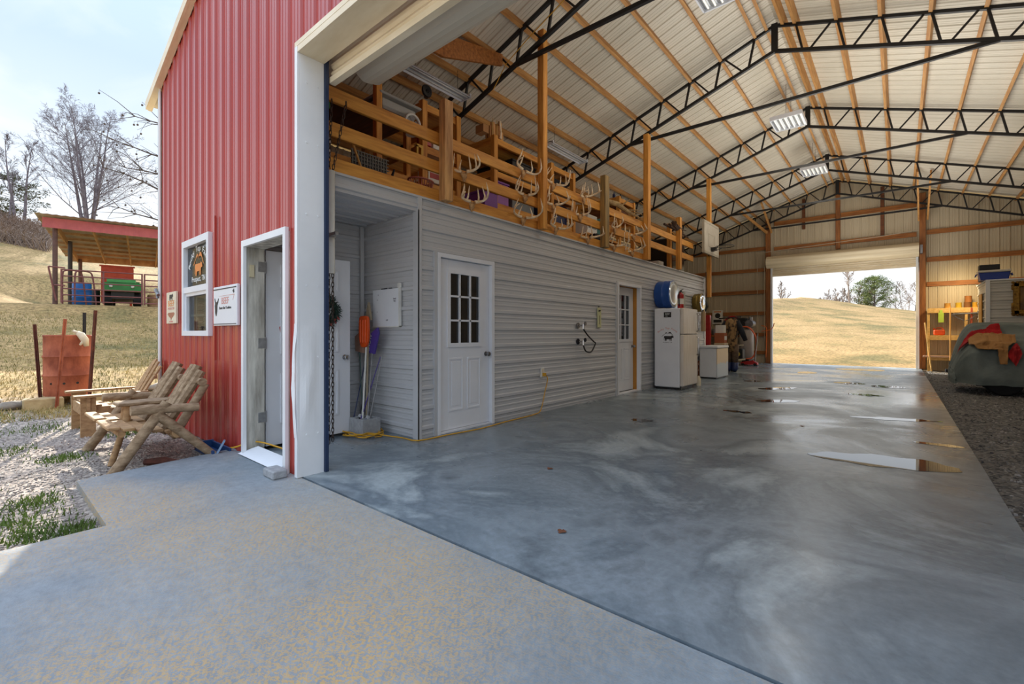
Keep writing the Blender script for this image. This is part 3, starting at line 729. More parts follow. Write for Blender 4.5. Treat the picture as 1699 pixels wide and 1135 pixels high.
# antlers
def antler_parts(t, seed, w=.16, h=.3, fwd=.1, n_t=4):
    r = random.Random(seed)
    mb = MB(); mb.ball((.03, 0, .0), (.028, .045, .055), 10, 6, .12, r); mb.ball((.035, 0, -.05), (.02, .026, .04), 8, 5, .1, r)
    for s in (-1, 1): mb.tube([(.03, s*.03, .02), (.04, s*.045, .06)], [.022, .02], 7)
    o = mb.build('skull_plate', skullm, t, True, org=ORG[t.name]); 
    for s in (-1, 1):
        mb = MB(); ww = w*r.uniform(.85, 1.15); hh = h*r.uniform(.9, 1.1); pts = []
        K = 12
        for i in range(K+1):
            u = i/K; a = u*2.05
            y = s*(.04 + ww*math.sin(min(a, PI*.62))*1.0*(1 if a < 1.9 else 1 - (a-1.9)*.6)); z = .06 + hh*(1-math.cos(a*.78))*.75 ; x = .04 + fwd*u*u*1.7
            pts.append(Vector((x, y, z)))
        mb.tube(pts, [.022*(1 - .72*i/K) + .003 for i in range(K+1)], 7)
        for j in range(n_t):
            i = int(K*(.2 + .62*(j+r.uniform(-.15, .15))/max(n_t-1, 1))); p = pts[i]; L = (.13 + .09*math.sin(PI*(j+.6)/n_t))*r.uniform(.75, 1.25)
            d1 = Vector((.35, -s*.15*r.uniform(.2, 1.2), 1)).normalized(); d2 = Vector((-.1, -s*.35*r.uniform(.2, 1.2), 1)).normalized()
            mb.tube([p, p + d1*L*.35, p + d1*L*.35 + d2*L*.4, p + d1*L*.35 + d2*L*.75], [.0165, .0145, .0095, .003], 6)
        mb.build('antler', bone, t, True, org=ORG[t.name])
ZB, ZM, ZT = 2.83, 3.17, 3.5
ant = [(3.95, ZM, 'four-point antlers on the middle rail right of the rough post'), (4.08, ZB, 'antlers on the bottom rail right of the rough post, above the purple tote'),
       (5.1, ZT, 'antlers on the top rail just before the tall post'), (5.17, ZM, 'antlers on the middle rail partly behind the tall post'),
       (5.12, ZB, 'pale antlers on the bottom rail tucked against the tall post'), (5.86, ZT, 'wide antlers on the top rail right of the tall post'),
       (5.86, ZM, 'pale wide many-tined antlers on the middle rail right of the tall post'), (5.92, ZB, 'antlers on the bottom rail right of the tall post'),
       (6.75, ZT, 'tangled antlers on the top rail left of the greyed post'), (6.66, ZM, 'narrow antlers on the middle rail left of the greyed post'),
       (6.9, ZB, 'low spreading antlers on the bottom rail left of the greyed post'), (7.85, ZM, 'wide antlers on the middle rail right of the greyed post'),
       (8.7, ZM, 'antlers on the middle rail left of the far tall post'), (7.85, ZB, 'small antlers on the bottom rail right of the greyed post'),
       (8.62, ZB, 'antlers on the bottom rail left of the far tall post')]
for i, (y, z, l) in enumerate(ant):
    t = thing('mounted_antlers', l, 'antlers', (0, 0, 0), 'deer antlers mounted on the loft railing')
    rr = random.Random(40+i)
    antler_parts(t, 100+i*7, w=rr.uniform(.15, .23), h=rr.uniform(.12, .22), fwd=rr.uniform(.05, .2), n_t=rr.choice((2, 3, 3)))
    t.scale = (.84, .84, .84); t.location = (GREY + .026, y, z - .02)
    t.rotation_euler = (rr.uniform(-.28, .28), rr.uniform(.0, .35), rr.uniform(-.75, .1))
# driftwood branches
rr = random.Random(17)
mb = MB(); mb.tube([(GREY+.03, 7.55, 3.64), (GREY+.05, 7.95, 3.66), (GREY+.03, 8.4, 3.62), (GREY+.06, 8.95, 3.58)], [.04, .05, .04, .012], 9)
for (y, dz, l) in ((8.1, .16, .2), (8.5, .02, .3), (7.8, -.02, .2), (8.65, -.04, .24)):
    mb.tube([(GREY+.05, y, 3.65), (GREY+.12, y+.12, 3.66+dz*.6), (GREY+.14, y+.12+l*.5, 3.66+dz)], [.02, .012, .004], 6)
solo('driftwood_branch', mb, M('driftwood', (176, 146, 96), .85, 0, (120, 92, 56), 8), 'pale gnarled branch lying along the top rail past the greyed post', 'branch', smooth='auto')
mb = MB()
for i in range(9):
    mb.tube([(GREY+rr.uniform(-.1, .1), 10.75+rr.uniform(-.2, .2), 3.78+rr.uniform(-.06, .08)), (GREY+rr.uniform(-.1, .1), 11.5+rr.uniform(-.3, .4), 3.68+rr.uniform(-.1, .08))], [rr.uniform(.02, .05), .012], 6)
solo('driftwood_branch', mb, M('dark_driftwood', (70, 48, 34), .85), 'dark tangled driftwood wedged on the short loft post near the hoop', 'branch')

# basketball hoop
t = thing('basketball_hoop', 'basketball hoop with weathered clear board on the far loft corner', 'basketball hoop', (-4.0, 12.9, 3.3))
bx = -3.88
mb = MB(); mb.cham(bx-.02, bx+.02, 12.3, 13.5, 3.34, 4.12, .008); mb.build('backboard', M('weathered_acrylic', (196, 188, 172), .35, 0, (176, 166, 150), 3), t)
mb = MB()
for (a, b, c, d) in ((12.27, 12.33, 3.3, 4.16), (13.47, 13.53, 3.3, 4.16), (12.3, 13.5, 3.3, 3.36), (12.3, 13.5, 4.1, 4.16)): mb.box(bx-.028, bx+.028, a, b, c, d)
for (a, b, c, d) in ((12.65, 12.67, 3.5, 3.85), (13.13, 13.15, 3.5, 3.85), (12.65, 13.15, 3.5, 3.52), (12.65, 13.15, 3.83, 3.85)): mb.box(bx+.02, bx+.024, a, b, c, d)
mb.build('board_frame', M('board_frame', (176, 166, 146), .6), t)
mb = MB(); rc = (bx+.36, 12.9, 3.5); mb.tube([(rc[0]+.225*math.cos(a), rc[1]+.225*math.sin(a), rc[2]) for a in [i*2*PI/32 for i in range(32)]], .01, 8, closed=True); mb.box(bx+.02, bx+.14, 12.82, 12.98, 3.42, 3.5)
mb.bar((bx+.03, 12.86, 3.4), (rc[0]-.1, 12.72, 3.5), .015, .015); mb.bar((bx+.03, 12.94, 3.4), (rc[0]-.1, 13.08, 3.5), .015, .015); mb.build('rim', black_s, t)
mb = MB()
for z in (3.45, 3.95):
    for y in (12.75, 13.2): mb.bar((bx-.02, y, z), (GREY+.1, 13.25, z-.1), .025, .025)
mb.build('bracket', black_s, t)

# lamps under the roof
def tube_light(y0, y1, x, z, label):
    t = thing('fluorescent_light', label, 'light fixture', (x, (y0+y1)/2, z), 'long fluorescent lights over the loft')
    mb = MB(); mb.prism([(x-.12, z), (x-.06, z+.06), (x+.06, z+.06), (x+.12, z), (x+.11, z-.005), (x+.05, z+.045), (x-.05, z+.045), (x-.11, z-.005)], 'y', y0, y1); mb.build('housing', white_p, t)
    for dx in (-.045, .045):
        mb = MB(); mb.tube([(x+dx, y0+.02, z+.015), (x+dx, y1-.02, z+.015)], .016, 10); mb.build('lamp_tube', white_pl, t, True)
    for y in (y0, y1-.02):
        mb = MB(); mb.box(x-.115, x+.115, y, y+.02, z-.008, z+.06); mb.build('end_cap', white_p, t)
    mb = MB()
    for y in (y0+.2, y1-.2): mb.tube([(x, y, z+.06), (x, y, roofz(x)-.08)], .004, 5)
    mb.build('hanger', black_s, t)
tube_light(4.12, 5.38, -5.55, 5.12, 'long fluorescent light over the loft nearest the front')
tube_light(7.75, 9.12, -5.55, 5.12, 'long fluorescent light over the loft farther back')
def high_bay(y, label):
    x, z = -1.92, 5.98
    t = thing('high_bay_light', label, 'light fixture', (x, y, z), 'ribbed white high-bay lights along the ridge')
    mb = MB(); mb.box(x-.3, x+.3, y-.36, y+.36, z+.05, z+.08); 
    for s in (-1, 1): mb.box(x-.3, x+.3, y+s*.36-.012, y+s*.36+.012, z-.01, z+.08); mb.box(x+s*.3-.012, x+s*.3+.012, y-.36, y+.36, z-.01, z+.08)
    mb.build('housing', white_p, t)
    for i in range(6):
        q = x-.25+i*.1
        mb = MB(); mb.prism([(q-.05, z+.045), (q, z-.0), (q-.044, z+.05)], 'y', y-.34, y+.34); mb.build('reflector', galv, t)
        mb = MB(); mb.tube([(q+.02, y-.33, z+.015), (q+.02, y+.33, z+.015)], .013, 8); mb.build('lamp_tube', M('lamp_tube_glow', (250, 244, 226), .4, emit=.6), t)
    mb = MB()
    for s in (-1, 1): mb.tube([(x, y+s*.3, z+.08), (x, y+s*.3, roofz(x)-.1)], .005, 5)
    mb.build('hanger', steel, t)
high_bay(6.7, 'ribbed white high-bay light nearest the front opening')
high_bay(12.0, 'ribbed white high-bay light before the third truss')
high_bay(16.1, 'ribbed white high-bay light farthest back, near the fourth truss')
mb = MB(); mb.tube([(-4.95, 5.4, 5.1), (-4.7, 5.42, 5.42), (-4.3, 5.42, 5.62), (-3.6, 5.42, 5.92), (-3.0, 5.42, 6.05)], .007, 6); solo('extension_cord', mb, yel, 'thin yellow cord strung along the front roof truss', 'cord')
# door chains
def chain(x, y, z0, z1, label, pitch=.042, lean=0):
    ln = lambda z: lean*max(0, (z-2.7)/.7)
    mb = MB(); n = int((z1-z0)/pitch)
    for i in range(n):
        z = z0 + (i+.5)*pitch; c = math.cos(PI/2*(i % 2)+.6); s_ = math.sin(PI/2*(i % 2)+.6); xx = x; yy = y + ln(z)
        mb.tube([(xx + .011*math.cos(a)*c, yy + .011*math.cos(a)*s_, z + .028*math.sin(a)) for a in [k*2*PI/8 for k in range(8)]], .0042, 4, closed=True)
    return solo('hoist_chain', mb, M('chain_steel', (96, 84, 78), .45, .8, (60, 50, 46), 20), label, 'chain')
chain(-4.02, 2.138, .18, 3.4, 'left strand of the door hoist chain beside the white jamb', lean=.03)
chain(-4.0, 2.165, .2, 3.42, 'right strand of the door hoist chain beside the white jamb', lean=.14)
t = thing('chain_guard_pipe', 'white plastic pipe sleeved over the hoist chains by the jamb', 'pipe', (-4.01, 2.152, 1.75))
mb = MB(); mb.lathe([(.036, 1.75), (.036, 2.7), (.032, 2.7), (.032, 1.75)], (-4.01, 2.152, 0), 'z', 20, cap=False); mb.build('pipe', white_pl, t, True)
mb = MB(); mb.lathe([(.041, 2.08), (.041, 2.12)], (-4.01, 2.152, 0), 'z', 20, cap=False); mb.box(-3.97, -3.86, 2.115, 2.145, 2.085, 2.115); mb.build('clamp_band', galv, t)
# ------------------------------------------------------------------ lettering and emblems
def text_mb(s, size, extrude=.0015):
    cu = bpy.data.curves.new('t', 'FONT'); cu.body = s; cu.size = size; cu.extrude = extrude; cu.align_x = 'CENTER'; cu.resolution_u = 2
    ob = bpy.data.objects.new('t', cu); COL.objects.link(ob); bpy.context.view_layer.update()
    me = ob.to_mesh(); vs = [tuple(v.co) for v in me.vertices]; fs = [tuple(p.vertices) for p in me.polygons]
    ob.to_mesh_clear(); bpy.data.objects.remove(ob); bpy.data.curves.remove(cu)
    return vs, fs
# frames: P(u, v, d) -> world
def put_text(mb, s, size, u, v, P, rot=0, wide=1.0):
    vs, fs = text_mb(s, size); c, n = math.cos(rot), math.sin(rot)
    mb.add([P(u + c*x*wide - n*y, v + n*x*wide + c*y, max(z, 0)+.0005) for (x, y, z) in vs], fs)
def arc_text(mb, s, size, uc, vc, rad, span, P, wide=1.0):
    n = len(s)
    for i, ch in enumerate(s):
        if ch == ' ': continue
        a = PI/2 + span/2 - span*i/(n-1)
        put_text(mb, ch, size, uc + rad*math.cos(a)*wide, vc + rad*math.sin(a), P, a - PI/2, wide)
def flat(mb, poly, P, d0=.0, d1=.002):
    n = len(poly); vs = [P(u, v, d0) for u, v in poly] + [P(u, v, d1) for u, v in poly]
    mb.add(vs, [tuple(range(n)), tuple(range(n, 2*n))] + [(i, (i+1) % n, n+(i+1) % n, n+i) for i in range(n)])
COW = [(-.5, .22), (-.42, .27), (.3, .26), (.36, .33), (.42, .3), (.5, .28), (.56, .2), (.6, .08), (.52, .05), (.44, .08), (.38, -.02), (.36, -.3), (.3, -.3), (.29, -.06), (.24, -.1), (.22, -.3), (.17, -.3), (.15, -.1),
       (-.2, -.1), (-.24, -.3), (-.3, -.3), (-.31, -.08), (-.36, -.3), (-.42, -.3), (-.44, .0), (-.5, .1), (-.54, -.2), (-.57, -.2)]
def peaks(mb, u, v, s, P):
    for (poly) in ([(-.95, -.3), (-.45, .12), (-.3, .3), (-.12, .36), (.0, .2), (-.1, .24), (-.22, .14), (-.3, .2), (-.5, .02), (-.8, -.26)],
                   [(-.05, .05), (.15, .3), (.35, .42), (.5, .38), (.72, .08), (.95, -.3), (.86, -.26), (.66, .05), (.55, .14), (.45, .2), (.36, .16), (.2, .22)]):
        flat(mb, [(u + a*s, v + b*s) for a, b in poly], P)
def cow(mb, u, v, s, P): flat(mb, [(u + a*s, v + b*s) for a, b in COW], P)
WP = lambda u, v, d: (u, YF - .0 - d, v)                # on the upper window pane
win = bpy.data.objects['window_1']
mb = MB(); arc_text(mb, 'Rocky Top Farms', .105, -6.46, 1.905, .29, 2.35, WP, 1.15); put_text(mb, 'Prospect, TN', .092, -6.46, 1.83, WP); struct('lettering', mb, ink_w, win)
mb = MB(); peaks(mb, -6.46, 2.09, .205, WP); cow(mb, -6.46, 1.975, .25, WP); struct('emblem', mb, ink_o, win)
SP = lambda u, v, d: (u, YF - .05 - d, v)
t = thing('tall_sign', 'tall narrow cream sign with a small cow, left of the window', 'sign', (-7.415, YF, 1.33))
mb = MB(); mb.cham(-7.635, -7.195, YF-.05, YF-.02, 1.33, 1.75, .004); mb.build('board', cream, t)
mb = MB(); cow(mb, -7.405, 1.675, .15, SP); mb.build('cow_emblem', ink, t)
mb = MB(); put_text(mb, 'BEEF', .11, -7.405, 1.56, SP, 0, 1.3); mb.build('lettering', ink_o, t)
mb = MB(); flat(mb, [(-7.565, 1.455), (-7.535, 1.475), (-7.275, 1.475), (-7.245, 1.455), (-7.315, 1.42), (-7.385, 1.4), (-7.400, 1.37), (-7.410, 1.37), (-7.425, 1.4), (-7.495, 1.42)], SP); mb.build('badge', M('badge_brown', (170, 112, 84), .6), t)
mb = MB(); put_text(mb, 'PRODUCER', .045, -7.405, 1.515, SP, 0, 1.3); put_text(mb, 'MEMBER', .03, -7.405, 1.345, SP, 0, 1.5); mb.build('small_print', ink_r, t)
t = thing('cattle_sign', 'white rectangular sign with a cow head, beside the entrance door', 'sign', (-5.410, YF, 1.28))
mb = MB(); mb.cham(-5.750, -5.070, YF-.055, YF-.02, 1.28, 1.7, .006); mb.build('board', white_p, t)
SP2 = lambda u, v, d: (u, YF - .055 - d, v)
mb = MB(); flat(mb, [(-5.710, 1.57), (-5.695, 1.58), (-5.670, 1.54), (-5.640, 1.535), (-5.610, 1.55), (-5.595, 1.575), (-5.580, 1.57), (-5.595, 1.53), (-5.620, 1.5), (-5.625, 1.44), (-5.650, 1.385), (-5.665, 1.385), (-5.690, 1.42), (-5.700, 1.5), (-5.690, 1.52)], SP2); mb.build('cow_head', ink, t)
mb = MB(); flat(mb, [(-5.180, 1.635), (-5.140, 1.655), (-5.130, 1.62), (-5.150, 1.61)], SP2); mb.build('corner_mark', ink, t)
mb = MB(); put_text(mb, 'Better Beef Tradition', .042, -5.390, 1.455, SP2, 0, .95); mb.build('lettering', ink, t)
mb = MB(); put_text(mb, 'BEEF', .1, -5.390, 1.51, SP2, 0, 1.1); flat(mb, [(-5.580, 1.595), (-5.130, 1.6), (-5.170, 1.54), (-5.140, 1.595)], SP2); mb.build('faded_lettering', ink_r, t)
mb = MB(); mb.box(-5.740, -5.080, YF-.0575, YF-.055, 1.665, 1.675); mb.box(-5.740, -5.080, YF-.0575, YF-.055, 1.295, 1.302); mb.build('border_line', ink, t)
# red sticker on the open door
mb = MB(); flat(mb, [(2.66, 1.2), (2.72, 1.26), (2.78, 1.34), (2.79, 1.42), (2.75, 1.43), (2.7, 1.4), (2.64, 1.3)], lambda u, v, d: (LX + .001 + d, u - .55, v-.04)); solo('door_sticker', mb, red_p, 'small red sticker on the open white entrance door', 'sticker')
# cleat on the corner trim
mb = MB(); mb.tube([(XL-.1, YF-.05, 1.82), (XL+.1, YF-.06, 1.74)], .02, 8); mb.tube([(XL-.02, YF-.06, 1.84), (XL+.02, YF-.05, 1.7)], .016, 8); solo('metal_latch', mb, steel, 'small metal latch on the left corner of the red wall', 'latch')
# conduit on the red wall by the window
mb = MB(); mb.box(-5.80, -5.77, YF-.04, YF-.02, .9, 2.5); solo('wall_conduit', mb, red_m, 'thin red strip running up the wall right of the window', 'wall strip')

# ------------------------------------------------------------------ alcove
t = thing('wreath', 'dark green wreath with red berries hanging on the open door', 'wreath', (LX, 2.64, 1.35))
rr = random.Random(2)
def spray(mb, c, R, r, n, rnd, ax='x'):
    for i in range(n):
        a = rnd.uniform(0, 2*PI); b = rnd.uniform(0, 2*PI); q = R + r*math.cos(b)*rnd.random()
        p = Vector((c[0] + abs(r*math.sin(b))*rnd.random(), c[1] + q*math.cos(a), c[2] + q*math.sin(a)))
        d = Vector((rnd.uniform(.1, 1), rnd.uniform(-1, 1), rnd.uniform(-1, 1))).normalized()*.05; e = d.orthogonal().normalized()*.008
        mb.add([p-e, p+e, p+d], [(0, 1, 2)])
mb = MB(); spray(mb, (LX+.02, 2.57, 1.45), .13, .06, 900, rr); mb.tube([(LX+.03, 2.57+.13*math.cos(a), 1.45+.13*math.sin(a)) for a in [i*2*PI/20 for i in range(20)]], .03, 6, closed=True); mb.build('greenery', M('wreath_green', (40, 66, 56), .8), t)
mb = MB()
for i in range(26):
    a = rr.uniform(-2.4, -.4); mb.ball((LX+.08, 2.57+.13*math.cos(a)+rr.uniform(-.03, .03), 1.45+.15*math.sin(a)+rr.uniform(-.03, .03)), .012, 6, 4)
mb.build('berries', M('wreath_berry', (150, 70, 64), .5), t, kind='stuff')

t = thing('whiteboard', 'white dry-erase board on the alcove wall', 'whiteboard', (-4.73, 3.25, 1.28))
mb = MB(); mb.box(-5.0, -4.46, 3.235, 3.255, 1.28, 1.73); mb.build('board', white_p, t)
mb = MB(); mb.box(-4.465, -4.445, 3.23, 3.258, 1.275, 1.735); mb.box(-5.005, -4.445, 3.23, 3.258, 1.27, 1.285); mb.build('board_frame', white_pl, t)
BPn = lambda u, v, d: (u, 3.2335 - d, v)
mb = MB()
for (u, v, s) in ((-4.545, 1.6, 'feed'), (-4.545, 1.575, 'hay'), (-4.7, 1.35, 'call'), (-4.9, 1.6, 'x'), (-4.88, 1.66, 'x'), (-4.9, 1.45, '+')): put_text(mb, s, .03, u, v, BPn)
mb.build('handwriting', M('marker_ink', (110, 106, 120), .7), t)
for i, (x, m) in enumerate(((-4.8, black_p), (-4.74, darkcl), (-4.64, steel))):
    mb = MB(); mb.tube([(x-.025, 3.24, 1.738), (x+.03, 3.24, 1.738)], .0065, 8); solo('marker_pen', mb, m, ['leftmost black marker', 'middle dark marker', 'rightmost grey marker'][i] + ' lying on top of the whiteboard', 'marker')
mb = MB(); mb.cham(-4.5, -4.44, 3.235, 3.262, 1.732, 1.79, .006); solo('eraser_block', mb, white_pl, 'small white block at the right top corner of the whiteboard', 'eraser')

# concrete planter block that holds the sorting sticks
bc = (-4.8, 3.0)
t = thing('paddle_holder', 'grey cored block standing in the alcove corner, sticks in it', 'block', (bc[0], bc[1], .004))
mb = MB()
rim(mb, lambda u, v, d: (bc[0]+u, bc[1]+v, d), -.14, .14, -.12, .12, .035, .035, .035, .035, .0045, .21)
mb.box(bc[0]-.02, bc[0]+.02, bc[1]-.084, bc[1]+.084, .0045, .2); mb.box(bc[0]-.104, bc[0]-.021, bc[1]-.084, bc[1]+.084, .0045, .04); mb.box(bc[0]+.021, bc[0]+.104, bc[1]-.084, bc[1]+.084, .0045, .04)
for s in (-1, 1): mb.tube([(bc[0]+s*.08, bc[1]-.02, .2), (bc[0]+s*.08, bc[1]+.0, .235)], .03, 8)
mb.build('body', concb, t, bevel=.006)
def stick(p, q, r, m): mb = MB(); mb.tube([p, q], r, 8); return mb
T3 = lambda *p: Vector(p)
# orange paddle
t = thing('sorting_paddle', 'orange ribbed livestock sorting paddle in the alcove corner', 'paddle', (bc[0]-.04, bc[1], .1))
mb = MB(); mb.tube([(bc[0]-.03, bc[1]-.02, .06), (-4.93, 3.1, 1.06)], .012, 8); mb.build('shaft', white_pl, t)
def paddle_plate(c, w, h, th, rib):
    mb = MB(); pts = []
    for k in range(24):
        a = 2*PI*k/24; x = math.copysign(abs(math.cos(a))**.35, math.cos(a))*w/2; z = math.copysign(abs(math.sin(a))**.55, math.sin(a))*h/2
        if z < 0: x *= 1 - .35*(-z/(h/2))**3
        pts.append((c[0]+x, c[2]+z))
    mb.prism(pts, 'y', c[1]-th/2, c[1]+th/2)
    for dx in (-.055, 0, .055):
        if rib: mb.tube([(c[0]+dx, c[1]-th/2-.003, c[2]-h*.36), (c[0]+dx, c[1]-th/2-.003, c[2]+h*.38)], .012, 6)
    return mb
paddle_plate((-4.945, 3.08, 1.22), .2, .38, .03, True).build('paddle_head', org_p, t, bevel=.005)
t = thing('sorting_paddle', 'purple livestock paddle with white lettering in the alcove corner', 'paddle', (bc[0]+.06, bc[1], .1))
mb = MB(); mb.tube([(bc[0]+.05, bc[1]-.01, .06), (-4.85, 3.13, .98)], .009, 8); mb.build('shaft', steel, t)
mb = MB(); mb.prism([(-4.92, .96), (-4.8, .95), (-4.71, 1.2), (-4.73, 1.27), (-4.87, 1.2)], 'y', 3.12, 3.145); mb.build('paddle_head', purp_d, t, bevel=.004)
mb = MB(); put_text(mb, 'SHOW', .07, -4.87, 1.08, lambda u, v, d: (u, 3.119 - d, v), 1.25); mb.build('lettering', ink_w, t)
t = thing('sorting_paddle', 'tan flat paddle half behind the open door', 'paddle', (bc[0]-.12, bc[1]+.03, .1))
mb = MB(); mb.tube([(bc[0]-.1, bc[1]+.04, .06), (-5.08, 3.1, .98)], .008, 8); mb.build('shaft', M('green_shaft', (70, 92, 86), .5), t)
mb = MB(); mb.prism([(-5.16, .98), (-4.99, .96), (-4.98, 1.2), (-5.02, 1.24), (-5.17, 1.16)], 'y', 3.09, 3.12); mb.build('paddle_head', M('tan_leather', (176, 136, 116), .7), t)
mb = MB(); mb.tube([(bc[0], bc[1]+.02, .06), (-4.96, 3.15, 1.45)], [.013, .011], 8); mb.prism([(-5.02, 1.36), (-4.9, 1.36), (-4.955, 1.58)], 'y', 3.135, 3.165); solo('pointed_stake', mb, M('grey_stake', (150, 136, 112), .8), 'pointed grey-brown stake behind the orange paddle', 'stake')
for i, (a, b, m, l) in enumerate((((-4.93, 2.9, .05), (-5.05, 3.16, .86), navy, 'dark blue thin cane leftmost in the block'), ((-4.88, 2.95, .05), (-4.74, 3.17, .92), purp_d, 'purple-grey thin cane leaning right across the paddles'), ((-4.72, 2.98, .05), (-4.72, 3.18, .95), steel, 'silver thin cane rightmost in the block'), ((-4.85, 2.94, .05), (-4.99, 3.17, .95), darkcl, 'black-tipped cane beside the orange paddle shaft'))):
    mb = MB(); mb.tube([a, tuple(a[j] + (b[j]-a[j])*.2 for j in range(3)), tuple(a[j] + (b[j]-a[j])*.21 for j in range(3)), b], [.012, .012, .006, .005], 7); solo('show_stick', mb, m, l, 'cane')

# yellow cord coiled round the block and run along the wall to the outlet
pts = []
for i in range(70):
    a = i*.36; q = .22 + .035*math.sin(i*1.7); pts.append((bc[0] + q*math.cos(a)*1.05, bc[1]-.02 + q*math.sin(a)*.85, .016 + .0007*i))
pts += [(-4.5, 3.1, .02), (-4.3, 3.17, .013), (-4.06, 3.2, .013), (-4.03, 3.6, .013), (-3.98, 4.1, .013), (-4.03, 4.6, .013), (-4.05, 5.0, .013), (-4.08, 5.35, .013), (-4.1, 5.52, .05), (-4.1, 5.62, .3), (-4.09, 5.68, .5), (-4.09, 5.62, .58)]
def smoothpts(P, k=4):
    P = [Vector(p) for p in P]; out = []
    for i in range(len(P)-1):
        p0 = P[max(i-1, 0)]; p1 = P[i]; p2 = P[i+1]; p3 = P[min(i+2, len(P)-1)]
        for j in range(k):
            t = j/k; out.append(.5*((2*p1) + (p2-p0)*t + (2*p0-5*p1+4*p2-p3)*t*t + (3*p1-p0-3*p2+p3)*t**3))
    out.append(P[-1]); return out
mb = MB(); mb.tube(smoothpts(pts, 3), .0075, 6); solo('extension_cord', mb, yel, 'long yellow cord coiled round the block and run along the grey wall', 'cord')
mb = MB(); mb.tube(smoothpts([(-5.26, YF-.06, .02), (-5.12, YF-.04, .05), (-5.0, YF+.05, .1), (-4.8, YF+.1, .115), (-4.5, YF+.25, .05), (-4.3, 2.2, .02)]), .008, 6); solo('extension_cord', mb, yel, 'short yellow cord crossing the entrance threshold', 'cord')
t = thing('wall_outlet', 'white outlet box low on the grey wall with the yellow cord plugged in', 'outlet', (GREY, 5.6, .55))
mb = MB(); mb.cham(GREY+.01, GREY+.03, 5.555, 5.645, .53, .68, .006); mb.build('cover_plate', white_pl, t)
mb = MB(); mb.box(GREY+.03, GREY+.034, 5.58, 5.62, .62, .66); mb.box(GREY+.03, GREY+.034, 5.58, 5.62, .55, .59); mb.build('socket', cream, t)
mb = MB(); mb.box(GREY+.034, GREY+.075, 5.585, 5.625, .55, .6); mb.build('plug', yel, t)

# two wall taps joined by a hose, and the thermometer board
for z, l in ((1.33, 'upper'), (1.06, 'lower')):
    t = thing('wall_spigot', l + ' metal spigot on the grey wall', 'spigot', (GREY, 6.6, z))
    mb = MB(); mb.tube([(GREY, 6.6, z), (GREY+.13, 6.6, z)], .014, 8); mb.tube([(GREY+.13, 6.6, z+.02), (GREY+.13, 6.6, z-.06)], .014, 8); mb.build('body', chrome, t)
    mb = MB(); mb.lathe([(.0, .0), (.05, .0), (.05, .014), (0, .014)], (GREY+.02, 6.6, z), 'x', 12); mb.lathe([(.034, .0), (.034, .014), (0, .014)], (GREY+.16, 6.6, z+.03), 'x', 10); mb.build('hand_wheel', darkcl if l == 'lower' else steel, t)
mb = MB(); mb.tube(smoothpts([(GREY+.13, 6.6, 1.27), (GREY+.13, 6.75, 1.16), (GREY+.12, 6.95, 1.06), (GREY+.1, 7.05, 1.03), (GREY+.11, 7.0, .98), (GREY+.13, 6.85, .88), (GREY+.13, 6.68, .9), (GREY+.13, 6.6, 1.0)]), .013, 7); solo('rubber_hose', mb, black_p, 'short black hose looping between the two wall spigots', 'hose', smooth=True)
t = thing('wall_thermometer', 'narrow pale yellow thermometer board on the grey wall', 'thermometer', (GREY, 7.3, 1.32))
mb = MB(); mb.cham(GREY+.02, GREY+.04, 7.24, 7.37, 1.3, 1.66, .008); mb.build('board', M('pale_lime', (206, 206, 160), .5), t)
mb = MB(); cowp = lambda u, v, d: (GREY+.04+d, u, v)
cow(mb, 7.3, 1.6, .07, cowp); mb.box(GREY+.04, GREY+.045, 7.296, 7.304, 1.36, 1.52); mb.build('scale', ink, t)
mb = MB(); mb.lathe([(.012, 0), (.012, .02)], (GREY+.02, 7.3, 1.68), 'x', 8); mb.build('hanger', steel, t)

# blue drum half and bright hubcap-like disc on the wall
def wall_drum(y, z, r, dep, m, lidm, label, nm):
    t = thing(nm, label, 'wall drum', (GREY, y, z))
    x = GREY + .02
    mb = MB(); mb.lathe([(r*.97, 0), (r, .02), (r, dep*.45), (r*1.025, dep*.5), (r, dep*.55), (r, dep-.03), (r*1.02, dep-.015), (r*.97, dep)], (x, y, z), 'x', 36, cap=False); mb.build('shell', m, t, 'auto')
    mb = MB(); mb.lathe([(r*.97, dep), (r*.93, dep-.012), (r*.6, dep+.012), (r*.2, dep+.03), (0, dep+.03)], (x, y, z), 'x', 36); mb.build('end_disc', lidm, t, True)
    return t
wall_drum(10.02, 2.06, .3, .34, M('royal_blue', (28, 78, 156), .35), M('bright_disc', (214, 222, 226), .22, .5), 'blue half drum with bright end mounted above the refrigerator', 'blue_drum')
wall_drum(12.4, 2.0, .24, .2, M('brass', (140, 118, 60), .35, .7), M('mirror_disc', (214, 218, 224), .1, 1), 'brass-rimmed mirror disc on the wall above the chest freezer', 'mirror_disc')

# refrigerator
fx0, fx1, fy0, fy1, fz = -4.07, -3.44, 9.62, 10.5, 1.73
t = thing('refrigerator', 'white top-freezer refrigerator against the grey wall', 'refrigerator', ((fx0+fx1)/2, (fy0+fy1)/2, .004))
mb = MB(); mb.cham(fx0, fx1-.08, fy0, fy1, .05, fz, .012); mb.build('cabinet', white_p, t, bevel=.004)
fdm = M('fridge_door', (222, 214, 204), .35, 0, (206, 196, 182), 3, (1, 6, .6))
for (a, b) in ((1.18, fz), (.08, 1.165)):
    mb = MB(); mb.cham(fx1-.075, fx1, fy0, fy1, a, b, .014); d = mb.build('door', fdm, t, bevel=.004)
    mb = MB(); hz = (1.24, 1.64) if a > 1 else (.72, 1.12); mb.tube([(fx1, fy1-.06, hz[0]), (fx1+.045, fy1-.06, hz[0]+.03), (fx1+.045, fy1-.06, hz[1]-.03), (fx1, fy1-.06, hz[1])], .013, 8); mb.build('handle', chrome, d, True)
